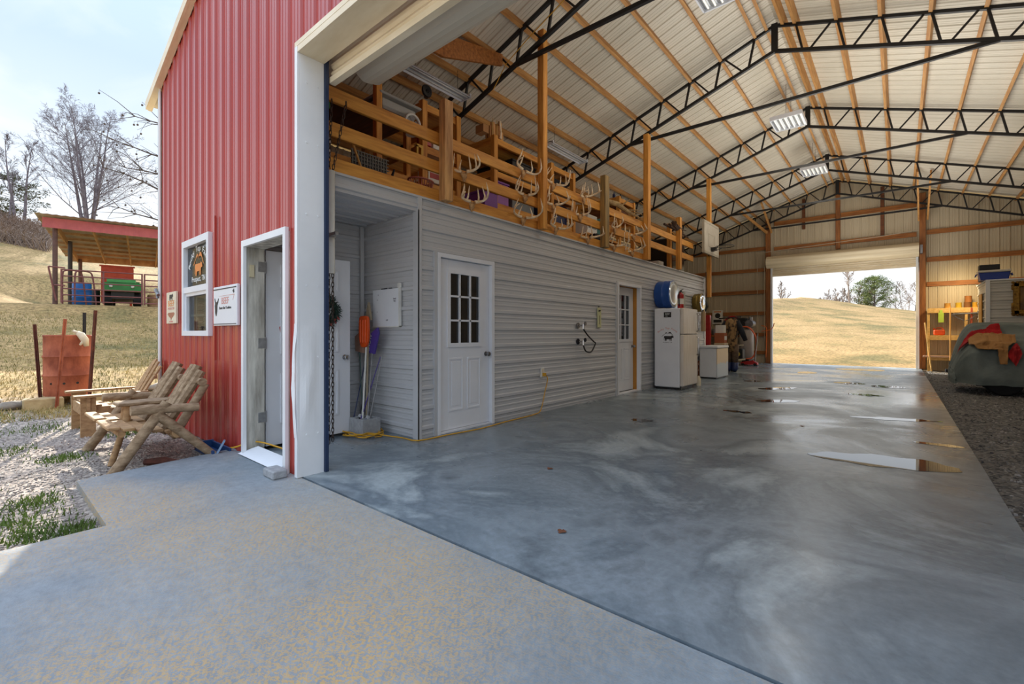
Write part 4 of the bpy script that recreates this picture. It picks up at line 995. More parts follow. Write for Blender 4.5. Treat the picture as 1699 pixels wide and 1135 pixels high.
mb = MB(); mb.box(fx0+.02, fx1-.1, fy0+.03, fy1-.03, .004, .05); mb.box(fx1-.09, fx1-.06, fy0+.02, fy0+.06, .004, .08); mb.build('base', black_p, t)
FS = lambda u, v, d: (u, fy0 - d, v)
mb = MB(); arc_text(mb, 'Rocky Top Farms', .055, -3.78, 1.09, .2, 1.75, FS, 1.2); mb.build('lettering', ink_r, t)
mb = MB(); peaks(mb, -3.78, 1.17, .14, FS); cow(mb, -3.76, 1.09, .19, FS); put_text(mb, 'Prospect, TN', .03, -3.78, .995, FS, 0, 1.2); mb.build('emblem', ink, t)
mb = MB(); mb.box(-3.86, -3.7, fy0-.003, fy0, 1.54, 1.65); mb.build('sticker', ink, t)
mb = MB(); put_text(mb, 'BEEF', .05, -3.78, 1.595, lambda u, v, d: (u, fy0-.003-d, v)); put_text(mb, "IT'S", .03, -3.8, 1.555, lambda u, v, d: (u, fy0-.003-d, v)); mb.build('sticker_print', ink_w, t)
# extinguisher on the refrigerator
ex = (-3.62, 9.95, fz)
t = thing('fire_extinguisher', 'red fire extinguisher standing on the refrigerator', 'fire extinguisher', ex)
mb = MB(); mb.lathe([(.0, 0), (.06, 0), (.065, .015), (.065, .28), (.055, .32), (.025, .345), (.02, .36)], ex, 'z', 20); mb.build('cylinder', red_p, t, True)
mb = MB(); mb.lathe([(.022, .35), (.022, .39)], ex, 'z', 12); mb.bar((ex[0], ex[1]-.02, fz+.39), (ex[0]+.02, ex[1]+.09, fz+.43), .02, .012); mb.bar((ex[0], ex[1]-.02, fz+.37), (ex[0]+.02, ex[1]+.09, fz+.36), .02, .01); mb.build('valve', black_p, t)
mb = MB(); mb.tube(smoothpts([(ex[0], ex[1]-.02, fz+.375), (ex[0], ex[1]-.1, fz+.34), (ex[0], ex[1]-.085, fz+.15), (ex[0], ex[1]-.075, fz+.06)]), .01, 7); mb.build('hose', black_p, t)
mb = MB(); mb.lathe([(.0655, .1), (.0655, .22)], ex, 'z', 20, cap=False); mb.build('label_band', paper, t)

# chest freezer
t = thing('chest_freezer', 'white chest freezer with stained front, beyond the refrigerator', 'freezer', (-3.84, 13.0, .004))
stain = bpy.data.materials.new('stained_white'); stain.use_nodes = True; nt = stain.node_tree; bs = nt.nodes['Principled BSDF']
tc = N(nt, 'ShaderNodeTexCoord'); sx = N(nt, 'ShaderNodeSeparateXYZ'); nt.links.new(tc.outputs['Object'], sx.inputs[0])
nz = N(nt, 'ShaderNodeTexNoise', Scale=9, Detail=4); nt.links.new(tc.outputs['Object'], nz.inputs['Vector'])
ad = N(nt, 'ShaderNodeMath', operation='MULTIPLY_ADD'); ad.inputs[1].default_value = .22; nt.links.new(nz.outputs['Fac'], ad.inputs[0]); nt.links.new(sx.outputs['Z'], ad.inputs[2])
rpn = N(nt, 'ShaderNodeValToRGB'); e = rpn.color_ramp.elements; e[0].position = .5; e[0].color = sl((196, 206, 214)); e[1].position = .53; e[1].color = sl((222, 196, 156)); nt.links.new(ad.outputs[0], rpn.inputs['Fac']); nt.links.new(rpn.outputs['Color'], bs.inputs['Base Color']); bs.inputs['Roughness'].default_value = .4
mb = MB(); mb.cham(-4.06, -3.632, 12.55, 13.55, .04, .8, .012); mb.build('cabinet', white_p, t)
mb = MB(); mb.cham(-3.63, -3.615, 12.55, 13.55, .04, .8, .006); mb.build('front_panel', stain, t)
mb = MB(); mb.cham(-4.07, -3.6, 12.53, 13.57, .805, .87, .014); mb.build('lid', white_p, t)
mb = MB(); mb.box(-4.04, -3.66, 12.6, 13.5, .004, .04); mb.build('base', black_p, t)
# slim items between refrigerator and freezer
t = thing('bottle_crate', 'small dark wooden crate on the floor between refrigerator and freezer', 'crate', (-3.75, 10.9, .004))
for i in range(4):
    mb = MB(); z = .03 + i*.14; mb.box(-3.95, -3.6, 10.7, 11.1, z, z+.05); mb.build('slat', dark_x, t)
for (x, y) in ((-3.94, 10.71), (-3.61, 10.71), (-3.94, 11.09), (-3.61, 11.09)):
    mb = MB(); mb.box(x-.015, x+.015, y-.015, y+.015, .004, .55); mb.build('post', dark_x, t)
mb = MB(); mb.lathe([(0, 0), (.05, 0), (.05, .16), (.03, .19), (.02, .22)], (-3.5, 10.75, .004), 'z', 14); solo('jug', mb, cream, 'small cream jug on the floor behind the refrigerator', 'jug', smooth='auto')
# things hung near the far end of the grey wall
mb = MB(); mb.lathe([(0, 0), (.05, 0), (.06, .02), (.06, .5), (.04, .56), (.02, .6)], (GREY+.09, 12.85, 1.25), 'z', 16); solo('gas_cylinder', mb, M('tan_cylinder', (190, 160, 120), .4), 'tan slim cylinder hung on the wall end above the freezer', 'cylinder', smooth='auto')
mb = MB(); mb.tube([(GREY+.06, 13.18, 2.9), (GREY+.07, 13.18, 2.1), (GREY+.09, 13.16, 1.95), (GREY+.05, 13.12, 1.8)], [.012, .012, .04, .02], 8); solo('hanging_cable', mb, black_p, 'black cable hanging down the far corner of the grey wall', 'cable')
mb = MB(); mb.cham(-4.5, -4.36, 14.4, 14.54, .005, 1.75, .01); solo('red_stand', mb, red_p, 'dark red upright stand just past the end of the grey wall', 'stand')
for i, (z, h, m, l) in enumerate(((.005, .9, M('beige_bin', (200, 176, 140), .6), 'tall beige cabinet behind the freezer'),)):
    carton(-4.3, -4.0, 14.6, 15.0, z, h, m, l, 'cabinet', 'metal_cabinet')
carton(-4.3, -4.02, 14.65, 14.95, .905, .3, M('rust_pan', (170, 96, 60), .7), 'orange-brown box on the beige cabinet', stripe=paper)
carton(-4.28, -4.04, 14.68, 14.92, 1.205, .24, paper, 'white plastic canister stacked on the orange-brown box', 'canister', 'canister')

# camouflage coveralls on a stand
cx, cy = -3.98, 15.3
t = thing('camouflage_coveralls', 'camouflage coveralls with dark sleeves hung on a stand', 'clothing', (cx, cy, .004))
mb = MB(); mb.tube([(cx, cy, .01), (cx, cy, 1.7)], .025, 8); mb.bar((cx-.35, cy-.1, 1.66), (cx+.3, cy-.08, 1.7), .03, .03); mb.build('stand', black_s, t)
mb = MB(); mb.tube([(cx, cy, .62), (cx-.02, cy, .9), (cx, cy, 1.15), (cx, cy, 1.4), (cx, cy, 1.6), (cx, cy, 1.68)], [.15, .18, .17, .22, .17, .08], 14); mb.build('torso', camo, t, True)
mb = MB()
for s in (-1, 1): mb.tube([(cx+s*.1, cy, .85), (cx+s*.1, cy-.02, .5), (cx+s*.09, cy, .25)], [.11, .1, .09], 12)
mb.build('trousers', M('brown_cloth', (120, 98, 78), .9, 0, (70, 58, 48), 8), t, True)
for s in (-1, 1):
    mb = MB(); mb.tube([(cx+s*.14, cy, 1.56), (cx+s*.28, cy-.05, 1.3), (cx+s*.42, cy-.1, .98)], [.09, .085, .06], 12); mb.build('sleeve', darkcl, t, True)
    mb = MB(); mb.tube([(cx+s*.09, cy, .3), (cx+s*.09, cy, .1), (cx+s*.09, cy-.06, .05)], [.1, .1, .07], 10); mb.build('boot', navy, t, True)

# air compressor
ax, ay = -4.5, 19.35
t = thing('air_compressor', 'grey upright air compressor in the back left corner', 'air compressor', (ax, ay, .004))
mb = MB(); mb.lathe([(0, .12), (.18, .14), (.25, .22), (.25, 1.25), (.18, 1.36), (0, 1.4)], (ax, ay, 0), 'z', 24); mb.build('tank', M('warm_grey', (160, 152, 146), .4), t, True)
mb = MB(); mb.cham(ax-.36, ax+.05, ay-.2, ay+.2, 1.4, 1.8, .05); mb.tube([(ax-.1, ay-.3, 1.55), (ax-.1, ay+.2, 1.55)], .12, 14); mb.build('motor', black_p, t)
mb = MB(); mb.tube([(ax+.14, ay-.24, 1.56), (ax+.14, ay+.2, 1.56)], .15, 16); mb.tube([(ax+.14, ay, 1.56), (ax+.14, ay, 1.82)], .07, 10); mb.build('pump', steel, t)
for k in range(3):
    a = k*2*PI/3; mb = MB(); mb.bar((ax+.2*math.cos(a), ay+.2*math.sin(a), .004), (ax+.2*math.cos(a), ay+.2*math.sin(a), .2), .04, .04); mb.build('foot', black_s, t)
mb = MB(); mb.tube(smoothpts([(ax-.1, ay-.3, 1.45), (ax+.2, ay-.42, 1.4), (ax+.42, ay-.46, 1.05), (ax+.42, ay-.46, .55), (ax+.3, ay-.5, .28), (ax+.1, ay-.5, .24)]), .03, 8); solo('air_hose', mb, M('coral_hose', (230, 110, 70), .45), 'thick coral-orange hose arching beside the air compressor', 'hose', smooth=True)
mb = MB(); mb.tube(smoothpts([(-4.18, 20.3, 1.5), (-4.0, 20.25, 1.42), (-3.98, 20.2, 1.0), (-4.0, 20.2, .25)]), .014, 6); mb.tube(smoothpts([(-4.2, 20.4, 1.28), (-3.85, 20.4, 1.36), (-3.75, 20.42, 1.6)]), .014, 6); solo('extension_cord', mb, M('orange_cord', (228, 110, 36), .5), 'orange cord hanging beside the back left doorway', 'cord')
# floor jack and engine hoist bits
t = thing('floor_jack', 'red wheeled floor jack on the slab before the compressor', 'floor jack', (-4.25, 18.6, .004))
mb = MB(); mb.prism([(-4.5, .05), (-3.95, .05), (-3.95, .12), (-4.1, .2), (-4.35, .16), (-4.5, .12)], 'y', 18.48, 18.72); mb.build('body', red_p, t)
mb = MB(); mb.tube([(-4.05, 18.6, .14), (-3.98, 18.75, 1.2)], .02, 8); mb.build('handle', steel, t)
for (x, y) in ((-4.42, 18.46), (-4.42, 18.74), (-4.02, 18.46), (-4.02, 18.74)):
    mb = MB(); mb.lathe([(.05, -.02), (.05, .02)], (x, y, .054), 'y', 14); mb.build('wheel', rub, t)
t = thing('pressure_washer', 'white and black wheeled engine pump beside the red jack', 'pump', (-4.55, 18.7, .004))
mb = MB(); mb.cham(-4.8, -4.45, 18.55, 18.95, .2, .62, .03); mb.build('engine', black_p, t)
mb = MB(); mb.tube([(-4.85, 18.5, .15), (-4.85, 18.5, .72), (-4.4, 18.5, .76)], .02, 8); mb.bar((-4.86, 18.5, .16), (-4.35, 18.52, .24), .04, .06); mb.build('frame', M('ivory', (216, 206, 178), .5), t)
mb = MB(); mb.lathe([(.09, -.05), (.09, .0)], (-4.62, 18.55, .42), 'y', 14); mb.build('recoil_cover', M('mustard', (190, 160, 60), .5), t)
for x in (-4.82, -4.42):
    mb = MB(); mb.lathe([(.12, -.04), (.12, .04)], (x, 18.95, .125), 'y', 18); mb.build('wheel', rub, t)
# bench and clutter on the back left wall
t = thing('workbench', 'plain wooden workbench along the back left wall', 'workbench', (-5.3, 20.2, .004))
mb = MB(); mb.box(-6.4, -4.6, 19.85, 20.6, 1.05, 1.12); mb.build('tabletop', girt_x, t)
for (x, y) in ((-6.35, 19.9), (-4.65, 19.9), (-6.35, 20.55), (-4.65, 20.55)):
    mb = MB(); mb.box(x-.045, x+.045, y-.045, y+.045, .004, 1.05); mb.build('leg', girt_z, t)
t = thing('bench_saw', 'red curved bench saw on the workbench behind the coveralls', 'saw', (-5.2, 20.1, 1.12))
mb = MB(); mb.tube([(-5.2+.33*math.cos(a), 20.1, 1.5+.36*math.sin(a)) for a in [i*PI/14 for i in range(15)]], .05, 8); mb.build('arm', red_p, t, True)
mb = MB(); mb.box(-5.6, -4.8, 19.95, 20.25, 1.12, 1.3); mb.cham(-5.35, -5.05, 20.0, 20.2, 1.3, 1.55, .02); mb.build('base', black_s, t)
mb = MB(); mb.lathe([(0, 0), (.12, 0), (.14, .1), (.12, .26), (0, .28)], (-5.9, 20.15, 1.12), 'z', 14); solo('bench_grinder', mb, steel, 'rounded grey metal pot on the workbench', 'pot', smooth='auto')
t = thing('wall_poster', 'small white poster with a dark round picture on the back left wall', 'poster', (-5.93, YB-.09, 1.66))
mb = MB(); mb.box(-6.15, -5.72, YB-.1, YB-.088, 1.6, 2.18); mb.build('sheet', paper, t)
mb = MB(); mb.lathe([(.11, 0), (.11, .004)], (-5.93, YB-.105, 1.95), 'y', 20); mb.box(-6.1, -5.77, YB-.104, YB-.1, 1.66, 1.78); mb.build('print', ink, t)
mb = MB(); mb.box(-6.08, -5.79, YB-.104, YB-.1, 2.09, 2.14); mb.build('heading', ink_o, t)
# pull ropes beside the back door
for x, l in ((-4.38, 'left'), (-4.12, 'right')):
    mb = MB(); mb.tube([(x, YB-.2, .9), (x, YB-.2, 4.3)], .012, 6); solo('pull_rope', mb, M('pale_rope', (196, 178, 148), .8), l + ' pale rope hanging left of the back doorway', 'rope')
mb = MB(); mb.tube([(-4.4, YB-.24, 4.42), (-.5, YB-.24, 4.58), (.5, YB-.24, 4.66)], .012, 6); solo('door_cable', mb, M('pale_rope2', (186, 172, 150), .7), 'thin pale cable stretched above the back roll-up door', 'cable')

# ------------------------------------------------------------------ back right: tool shelf, trailer body, covered car
t = thing('tool_shelf', 'sunlit open wooden shelf unit right of the back doorway', 'shelf', (1.35, 20.4, -.05))
for z, x1 in ((1.98, 2.1), (1.1, 2.1), (.44, 1.7)):
    mb = MB(); mb.box(.72, x1, 20.3, YB-.09, z, z+.03); mb.build('shelf', pale_w, t)
    mb = MB(); mb.box(.72, x1, 20.27, 20.31, z-.12, z+.035); mb.build('rail', pale_w, t)
for x in (.74, 1.62, 2.08):
    mb = MB(); mb.box(x-.03, x+.03, 20.31, 20.36, -.05, 2.0); mb.build('upright', pale_w, t)
mb = MB(); mb.box(.6, 1.3, 20.15, 20.3, .42, .47); mb.build('board', M('pinkish_board', (206, 168, 146), .7), t)
cans = [(1.2, 2.013, .075, .16, M('amber_can', (198, 150, 70), .45), 'amber paint can leftmost on the tool shelf'), (1.46, 2.013, .075, .17, M('gold_can', (206, 176, 60), .4), 'gold paint can with green label on the tool shelf'),
        (1.66, 2.013, .08, .18, M('brown_can', (140, 96, 56), .5), 'brown paint can under another on the tool shelf'), (1.68, 2.19, .085, .2, M('copper_can', (170, 112, 60), .45), 'copper paint can stacked on top at tool shelf'),
        (1.83, 2.013, .06, .17, M('mustard_can', (206, 160, 52), .5), 'narrow mustard can near right end of the tool shelf'), (2.0, 2.012, .095, .2, paper, 'wide white pail at the right end of the tool shelf'), (2.0, 2.215, .095, .16, M('dull_tin', (150, 136, 112), .5, .4), 'dull tin stacked on the white pail')]
for (x, z, r, h, m, l) in cans:
    t = thing('paint_can', l, 'paint can', (x, 20.5, z))
    mb = MB(); mb.lathe([(r*.98, 0), (r, .008), (r, h-.01), (r*1.04, h-.004), (r*1.02, h)], (x, 20.5, z), 'z', 20); mb.build('body', m, t, 'auto')
    mb = MB(); mb.lathe([(r*.9, h-.004), (r*.86, h+.002), (0, h+.002)], (x, 20.5, z), 'z', 20); mb.build('lid', steel, t)
t = thing('fuel_jug', 'orange plastic jug on the middle of the tool shelf', 'jug', (1.0, 20.45, 1.13))
mb = MB(); mb.cham(.86, 1.14, 20.36, 20.54, 1.133, 1.32, .03); mb.build('body', org_p, t, bevel=.01)
mb = MB(); mb.tube([(.92, 20.45, 1.32), (.95, 20.45, 1.38), (1.06, 20.45, 1.38), (1.1, 20.45, 1.32)], .014, 6); mb.lathe([(.025, 1.3), (.025, 1.37)], (.88, 20.45, 0), 'z', 10); mb.build('handle', org_p, t)
mb = MB(); mb.box(.97, 1.1, 20.25, 20.265, 1.55, 1.86); mb.box(1.0, 1.07, 20.25, 20.265, 1.86, 1.95); solo('hanging_tag', mb, M('lime_card', (190, 220, 80), .6), 'lime green card hanging from the tool shelf', 'card')
def tool(p, q, r, m, head, label, nm, cat):
    t = thing(nm, label, cat, p); mb = MB(); mb.tube([p, q], r, 8); mb.build('handle', m, t)
    if head: head.build('head', steel if nm != 'push_broom' else darkcl, t)
    return t
h = MB(); h.bar((1.25, 20.1, 1.8), (1.58, 20.1, 1.58), .02, .02); h.bar((1.91, 20.1, 1.8), (1.58, 20.1, 1.58), .02, .02); h.tube([(1.3, 20.1, 1.8), (1.88, 20.1, 1.83)], .02, 6)
tool((1.58, 20.1, -.04), (1.58, 20.1, 1.6), .018, pale_w, h, 'upside-down wide rake leaning on the tool shelf', 'garden_rake', 'rake')
h = MB(); h.cham(.66, .8, 20.1, 20.16, .0, .12, .01)
tool((.8, 20.05, -.03), (.64, 20.12, 1.55), .017, pale_w, None, 'pale slanting broomstick by the doorway edge', 'broomstick', 'broomstick')
h = MB(); h.cham(1.12, 1.4, 20.0, 20.1, -.04, .06, .01)
tool((1.24, 20.06, .0), (1.24, 20.1, 2.05), .017, M('honey_wood', (206, 150, 70), .6), h, 'upright honey-colored push broom before the tool shelf', 'push_broom', 'broom')
mb = MB(); mb.bar((1.68, 20.12, -.04), (1.73, 20.15, 2.0), .045, .03); solo('red_plank', mb, M('faded_red_wood', (206, 96, 66), .6), 'narrow faded red plank standing against the tool shelf', 'plank')

# white-sided trailer body
TX, TYY = 1.80, 17.55
t = thing('camper_trailer', 'white horizontally ribbed trailer body in the back right corner', 'trailer', (3.2, 18.6, -.05))
mb = MB(); corr(mb, .35, 2.6, TX, 4.6, lambda u, v, d: (v, TYY - d, u), .0, .2286); corr(mb, .35, 2.6, TYY, 19.4, lambda u, v, d: (TX - d, v, u), .0, .2286); mb.box(TX+.01, 4.6, TYY+.01, 19.4, .35, 2.6); mb.build('siding', M('trailer_white', (206, 204, 196), .45, 0, (190, 188, 180), 2), t)
mb = MB(); mb.box(TX-.03, TX+.05, TYY-.035, TYY+.05, .3, 2.62); mb.box(TX-.03, 4.6, TYY-.03, 19.45, 2.6, 2.63); mb.build('corner_trim', white_t, t)
mb = MB(); mb.box(TX+.3, 4.5, TYY+.3, 19.2, .2, .36); mb.build('chassis', black_s, t)
for x in (2.6, 3.9):
    mb = MB(); mb.lathe([(.1, -.11), (.26, -.11), (.29, -.06), (.29, .06), (.26, .11), (.1, .11)], (x, TYY+.2, .24), 'y', 24); mb.build('wheel', rub, t)
mb = MB(); mb.box(TX-.045, TX-.025, TYY+.7, TYY+1.25, .6, 2.3); mb.build('sun_glow_strip', M('amber_sun_glow', (226, 164, 70), .45), t)  # amber strip paints the sun glow on the trailer side
t = thing('framed_picture', 'ornate gold-framed picture hung on the white trailer', 'picture', (2.75, TYY-.05, 1.7))
x0, x1, z0, z1 = 2.26, 3.2, 1.68, 2.52
mb = MB()
for (a, b, c, d) in ((x0, x0+.13, z0, z1), (x1-.13, x1, z0, z1), (x0, x1, z0, z0+.13), (x0, x1, z1-.13, z1)): mb.cham(a, b, TYY-.09, TYY-.025, c, d, .025)
rr = random.Random(4)
for i in range(60):
    s = rr.random(); q = rr.choice((0, 1, 2, 3)); p = [(x0, z0+s*(z1-z0)), (x1, z0+s*(z1-z0)), (x0+s*(x1-x0), z0), (x0+s*(x1-x0), z1)][q]; mb.ball((p[0], TYY-.06, p[1]), (.035, .03, .035), 6, 4)
mb.build('frame', gold, t)
mb = MB(); mb.box(x0+.11, x1-.11, TYY-.06, TYY-.05, z0+.11, z1-.11); mb.build('canvas', M('old_painting', (150, 116, 62), .6, 0, (84, 66, 44), 3), t)
# cooler and black case on the trailer
t = thing('cooler', 'blue and white picnic cooler on top of the trailer', 'cooler', (1.98, 17.8, 2.63))
mb = MB(); mb.prism([(1.68, 2.63), (2.2, 2.63), (2.24, 2.83), (1.64, 2.83)], 'y', 17.6, 17.95); mb.build('body', M('cooler_blue', (30, 60, 150), .4), t, bevel=.015)
mb = MB(); mb.cham(1.63, 2.25, 17.58, 17.97, 2.83, 2.89, .015); mb.build('lid', M('cooler_lid', (222, 216, 200), .45), t)
for x in (1.615, 2.265):
    mb = MB(); mb.tube([(x, 17.7, 2.8), (x + (.02 if x > 2 else -.02), 17.7, 2.74), (x + (.02 if x > 2 else -.02), 17.85, 2.74), (x, 17.85, 2.8)], .012, 6); mb.build('handle', M('cooler_blue2', (30, 60, 150), .4), t)
carton(1.7, 2.1, 18.1, 18.4, 2.63, .46, black_p, 'black hard case on the trailer behind the cooler', 'case', 'hard_case')

# car under a tarp
CX0, CX1, CY0, CY1 = .95, 4.45, 13.1, 15.2
t = thing('covered_car', 'small car under a wrinkled grey-green tarp on the gravel', 'covered car', (2.6, 14.1, -.05))
SEC = [(.0, .16), (.02, .5), (.05, .82), (.13, .96), (.3, 1.02), (.5, 1.06), (.62, 1.2), (.74, 1.38), (.9, 1.43), (1.3, 1.42), (1.7, 1.36), (1.95, 1.2), (2.08, .8), (2.1, .2)]
def sec(v):
    a = v*(len(SEC)-1); i = min(int(a), len(SEC)-2); f = a - i
    return SEC[i][0] + (SEC[i+1][0]-SEC[i][0])*f, SEC[i][1] + (SEC[i+1][1]-SEC[i][1])*f
def tarp_pt(u, v, off=0):
    y, z = sec(v); e = min(u/.085, 1); round_ = 1 - (1-e)**2.2
    x = CX0 + (CX1-CX0)*u
    zz = .16 + (z-.16)*(.32 + .68*round_) if z > .16 else z
    yy = CY0 + 1.05 + (y-1.05)*(.66 + .34*round_)
    w = .035*noise.noise((u*9, v*16, 2.0)) + .022*noise.noise((u*26 + v*7, v*20, 5.)) + .02*math.sin(u*38 + v*9 + 3*noise.noise((u*4, v*4, 0)))*max(0, .55-v)
    fold = max(0, .16 - z) * 0
    return (x - (.1*max(0, 1-e))*math.sin(PI*min(v*1.1, 1)), yy - w - off*(1 if v < .3 else .25) - fold, zz + w*.6 + off*(.3 if v < .3 else 1))
mb = MB(); mb.grid(90, 90, lambda a, b: tarp_pt(a, b))
def endcap(a, b):   # left end skirt
    p = tarp_pt(0, b); return (p[0] - .02*math.sin(a*3) + .03*noise.noise((a*5, b*14, 1)), p[1], .14 + (p[2]-.14)*(1-a))
mb.grid(8, 60, endcap)
mb.build('tarp', tarp, t, True)
mb = MB(); mb.cham(CX0+.22, CX1, CY0+.2, CY1-.25, .12, .5, .05); mb.build('underbody', black_p, t)
for x in (CX0+.65, CX1-.7):
    for y in (CY0+.28, CY1-.4):
        mb = MB(); mb.lathe([(.12, -.1), (.26, -.1), (.29, -.06), (.29, .06), (.26, .1), (.12, .1)], (x, y, .235), 'y', 22); mb.build('wheel', rub, t)
def drape(poly, off, n=70):
    us = [p[0] for p in poly]; vs_ = [p[1] for p in poly]; u0, u1, v0, v1 = min(us), max(us), min(vs_), max(vs_)
    def inside(a, b):
        u = u0+(u1-u0)*a; v = v0+(v1-v0)*b; c = False; j = len(poly)-1
        for i in range(len(poly)):
            (xi, yi), (xj, yj) = poly[i], poly[j]
            if (yi > v) != (yj > v) and u < (xj-xi)*(v-yi)/(yj-yi)+xi: c = not c
            j = i
        return c
    mb = MB()
    for o in (off, off+.03):
        mb.grid(n, n, lambda a, b: tarp_pt(u0+(u1-u0)*a, v0+(v1-v0)*b, o + .035*noise.noise((a*5, b*5, 3)) + .025*abs(noise.noise((a*11, b*7, 8)))), inside)
    used = {}; nv = []; nf = []
    for f in mb.f:
        g = []
        for i in f:
            if i not in used: used[i] = len(nv); nv.append(mb.v[i])
            g.append(used[i])
        nf.append(g)
    mb.v = nv; mb.f = nf; return mb
m1 = drape([(0.015, 0.34), (0.037, 0.3), (0.137, 0.3), (0.152, 0.36), (0.188, 0.42), (0.181, 0.5), (0.145, 0.5), (0.123, 0.46), (0.065, 0.44)], .06)
solo('red_jacket', m1, redcl, 'bright red jacket crumpled on the tarp of the covered car', 'jacket', smooth=True, org=(1.4, 13.4, 1.1))
t = thing('tan_jacket', 'tan canvas work jacket with red lining draped over the tarp', 'jacket', (1.8, 13.3, .8))
m1 = drape([(0.05, 0.31), (0.083, 0.36), (0.15, 0.4), (0.235, 0.34), (0.226, 0.27), (0.193, 0.2), (0.188, 0.09), (0.159, 0.09), (0.15, 0.16), (0.102, 0.16), (0.074, 0.18)], .11); m1.build('shell', tancl, t, True)
m1 = drape([(0.188, 0.13), (0.226, 0.25), (0.245, 0.14), (0.221, 0.085)], .09, 30); m1.build('lining', redcl, t, True)
# ------------------------------------------------------------------ terrain
def sm(a, b, x):
    t = min(max((x-a)/(b-a), 0), 1); return t*t*(3-2*t)
SHA = (-24.65, 2.09); SDIR = (.193, .981); SBK = (-.981, .193)      # shed corner, along its front, towards its back
def T(x, y):
    u = max(-x - 8.8, 0)
    z = .11*u + .002*u*u
    if u > 53: z = 11.45 + (u-53)*.02
    z *= sm(-70, -10, y)*.6 + .4 if y < -10 else 1
    r = max(y - 21.6, 0)
    zr = r/50*(4.1 - .2*min(max(x, -30), 20))
    if r > 52: zr = 52/50*(4.1 - .2*min(max(x, -30), 20)) - (r-52)*.12
    zr *= sm(21.6, 27, y)*.0 + 1
    z += zr
    z += .12*noise.noise((x*.18, y*.18, 0))*sm(9, 14, -x if y < 21 else 30) + .05*noise.noise((x*.7, y*.7, 3))*sm(9, 12, -x if y < 21 else 30)
    z -= .06
    # level pad under the shed
    dx, dy = x - SHA[0], y - SHA[1]; a = dx*SDIR[0] + dy*SDIR[1]; b = dx*SBK[0] + dy*SBK[1]
    k = sm(-6, -.6, a)*sm(-1.6, -.1, b)*(1 - sm(9, 12, b))
    return z*(1-k) + (2.32 + .03*b)*k
gm = bpy.data.materials.new('winter_pasture'); gm.use_nodes = True; nt = gm.node_tree; b = nt.nodes['Principled BSDF']
tc = N(nt, 'ShaderNodeTexCoord')
na = N(nt, 'ShaderNodeTexNoise', Scale=.35, Detail=7, Roughness=.65); nb = N(nt, 'ShaderNodeTexNoise', Scale=9, Detail=5, Roughness=.75)
mpb = N(nt, 'ShaderNodeMapping'); mpb.inputs['Scale'].default_value = (1, 1, .5)
nt.links.new(tc.outputs['Object'], na.inputs['Vector']); nt.links.new(tc.outputs['Object'], mpb.inputs['Vector']); nt.links.new(mpb.outputs['Vector'], nb.inputs['Vector'])
ra = N(nt, 'ShaderNodeValToRGB'); e = ra.color_ramp.elements; e[0].position = .36; e[0].color = sl((118, 110, 78)); e[1].position = .6; e[1].color = sl((166, 141, 104)); e.new(.48).color = sl((150, 129, 92))
nt.links.new(na.outputs['Fac'], ra.inputs['Fac'])
rb = N(nt, 'ShaderNodeValToRGB'); e = rb.color_ramp.elements; e[0].position = .36; e[0].color = sl((92, 84, 62)); e[1].position = .62; e[1].color = sl((240, 232, 214)); nt.links.new(nb.outputs['Fac'], rb.inputs['Fac'])
mx = N(nt, 'ShaderNodeMix'); mx.data_type = 'RGBA'; mx.blend_type = 'OVERLAY'; mx.inputs[0].default_value = .6; nt.links.new(ra.outputs['Color'], mx.inputs[6]); nt.links.new(rb.outputs['Color'], mx.inputs[7])
# gravel yard: mask by distance from the chairs
vo = N(nt, 'ShaderNodeTexVoronoi', Scale=38); nt.links.new(tc.outputs['Object'], vo.inputs['Vector']); spc = N(nt, 'ShaderNodeSeparateColor'); nt.links.new(vo.outputs['Color'], spc.inputs[0])
rg = N(nt, 'ShaderNodeValToRGB'); rg.color_ramp.elements[0].color = sl((110, 102, 98)); rg.color_ramp.elements[1].color = sl((182, 170, 158)); nt.links.new(spc.outputs[0], rg.inputs['Fac'])
ds = N(nt, 'ShaderNodeVectorMath', operation='DISTANCE'); ds.inputs[1].default_value = (-5.2, -.4, 0); nt.links.new(tc.outputs['Object'], ds.inputs[0])
nn = N(nt, 'ShaderNodeTexNoise', Scale=1.1, Detail=4); nt.links.new(tc.outputs['Object'], nn.inputs['Vector'])
ma = N(nt, 'ShaderNodeMath', operation='MULTIPLY_ADD'); ma.inputs[1].default_value = 4.5; nt.links.new(nn.outputs['Fac'], ma.inputs[0]); nt.links.new(ds.outputs['Value'], ma.inputs[2])
rm = N(nt, 'ShaderNodeMapRange'); rm.inputs[1].default_value = 6.2; rm.inputs[2].default_value = 7.4; rm.inputs[3].default_value = 1; rm.inputs[4].default_value = 0; nt.links.new(ma.outputs[0], rm.inputs[0])
m2 = N(nt, 'ShaderNodeMix'); m2.data_type = 'RGBA'; nt.links.new(rm.outputs[0], m2.inputs[0]); nt.links.new(mx.outputs[2], m2.inputs[6]); nt.links.new(rg.outputs['Color'], m2.inputs[7])
nt.links.new(m2.outputs[2], b.inputs['Base Color']); b.inputs['Roughness'].default_value = .95; b.inputs['Specular IOR Level'].default_value = .1
bp = N(nt, 'ShaderNodeBump', Strength=.5, Distance=.02); nt.links.new(nb.outputs['Fac'], bp.inputs['Height']); nt.links.new(bp.outputs['Normal'], b.inputs['Normal'])
def axis_pts(lo, hi, near_lo, near_hi, fine, coarse):
    p = []; x = lo
    while x < hi - 1e-6:
        p.append(x); x += fine if near_lo <= x < near_hi else coarse
    p.append(hi); return p
gx = axis_pts(-105, 45, -30, -4, .5, 1.6); gy = axis_pts(-22, 125, -4, 10, .5, 1.6)
mb = MB(); vs = [(x, y, T(x, y)) for x in gx for y in gy]; ny = len(gy)
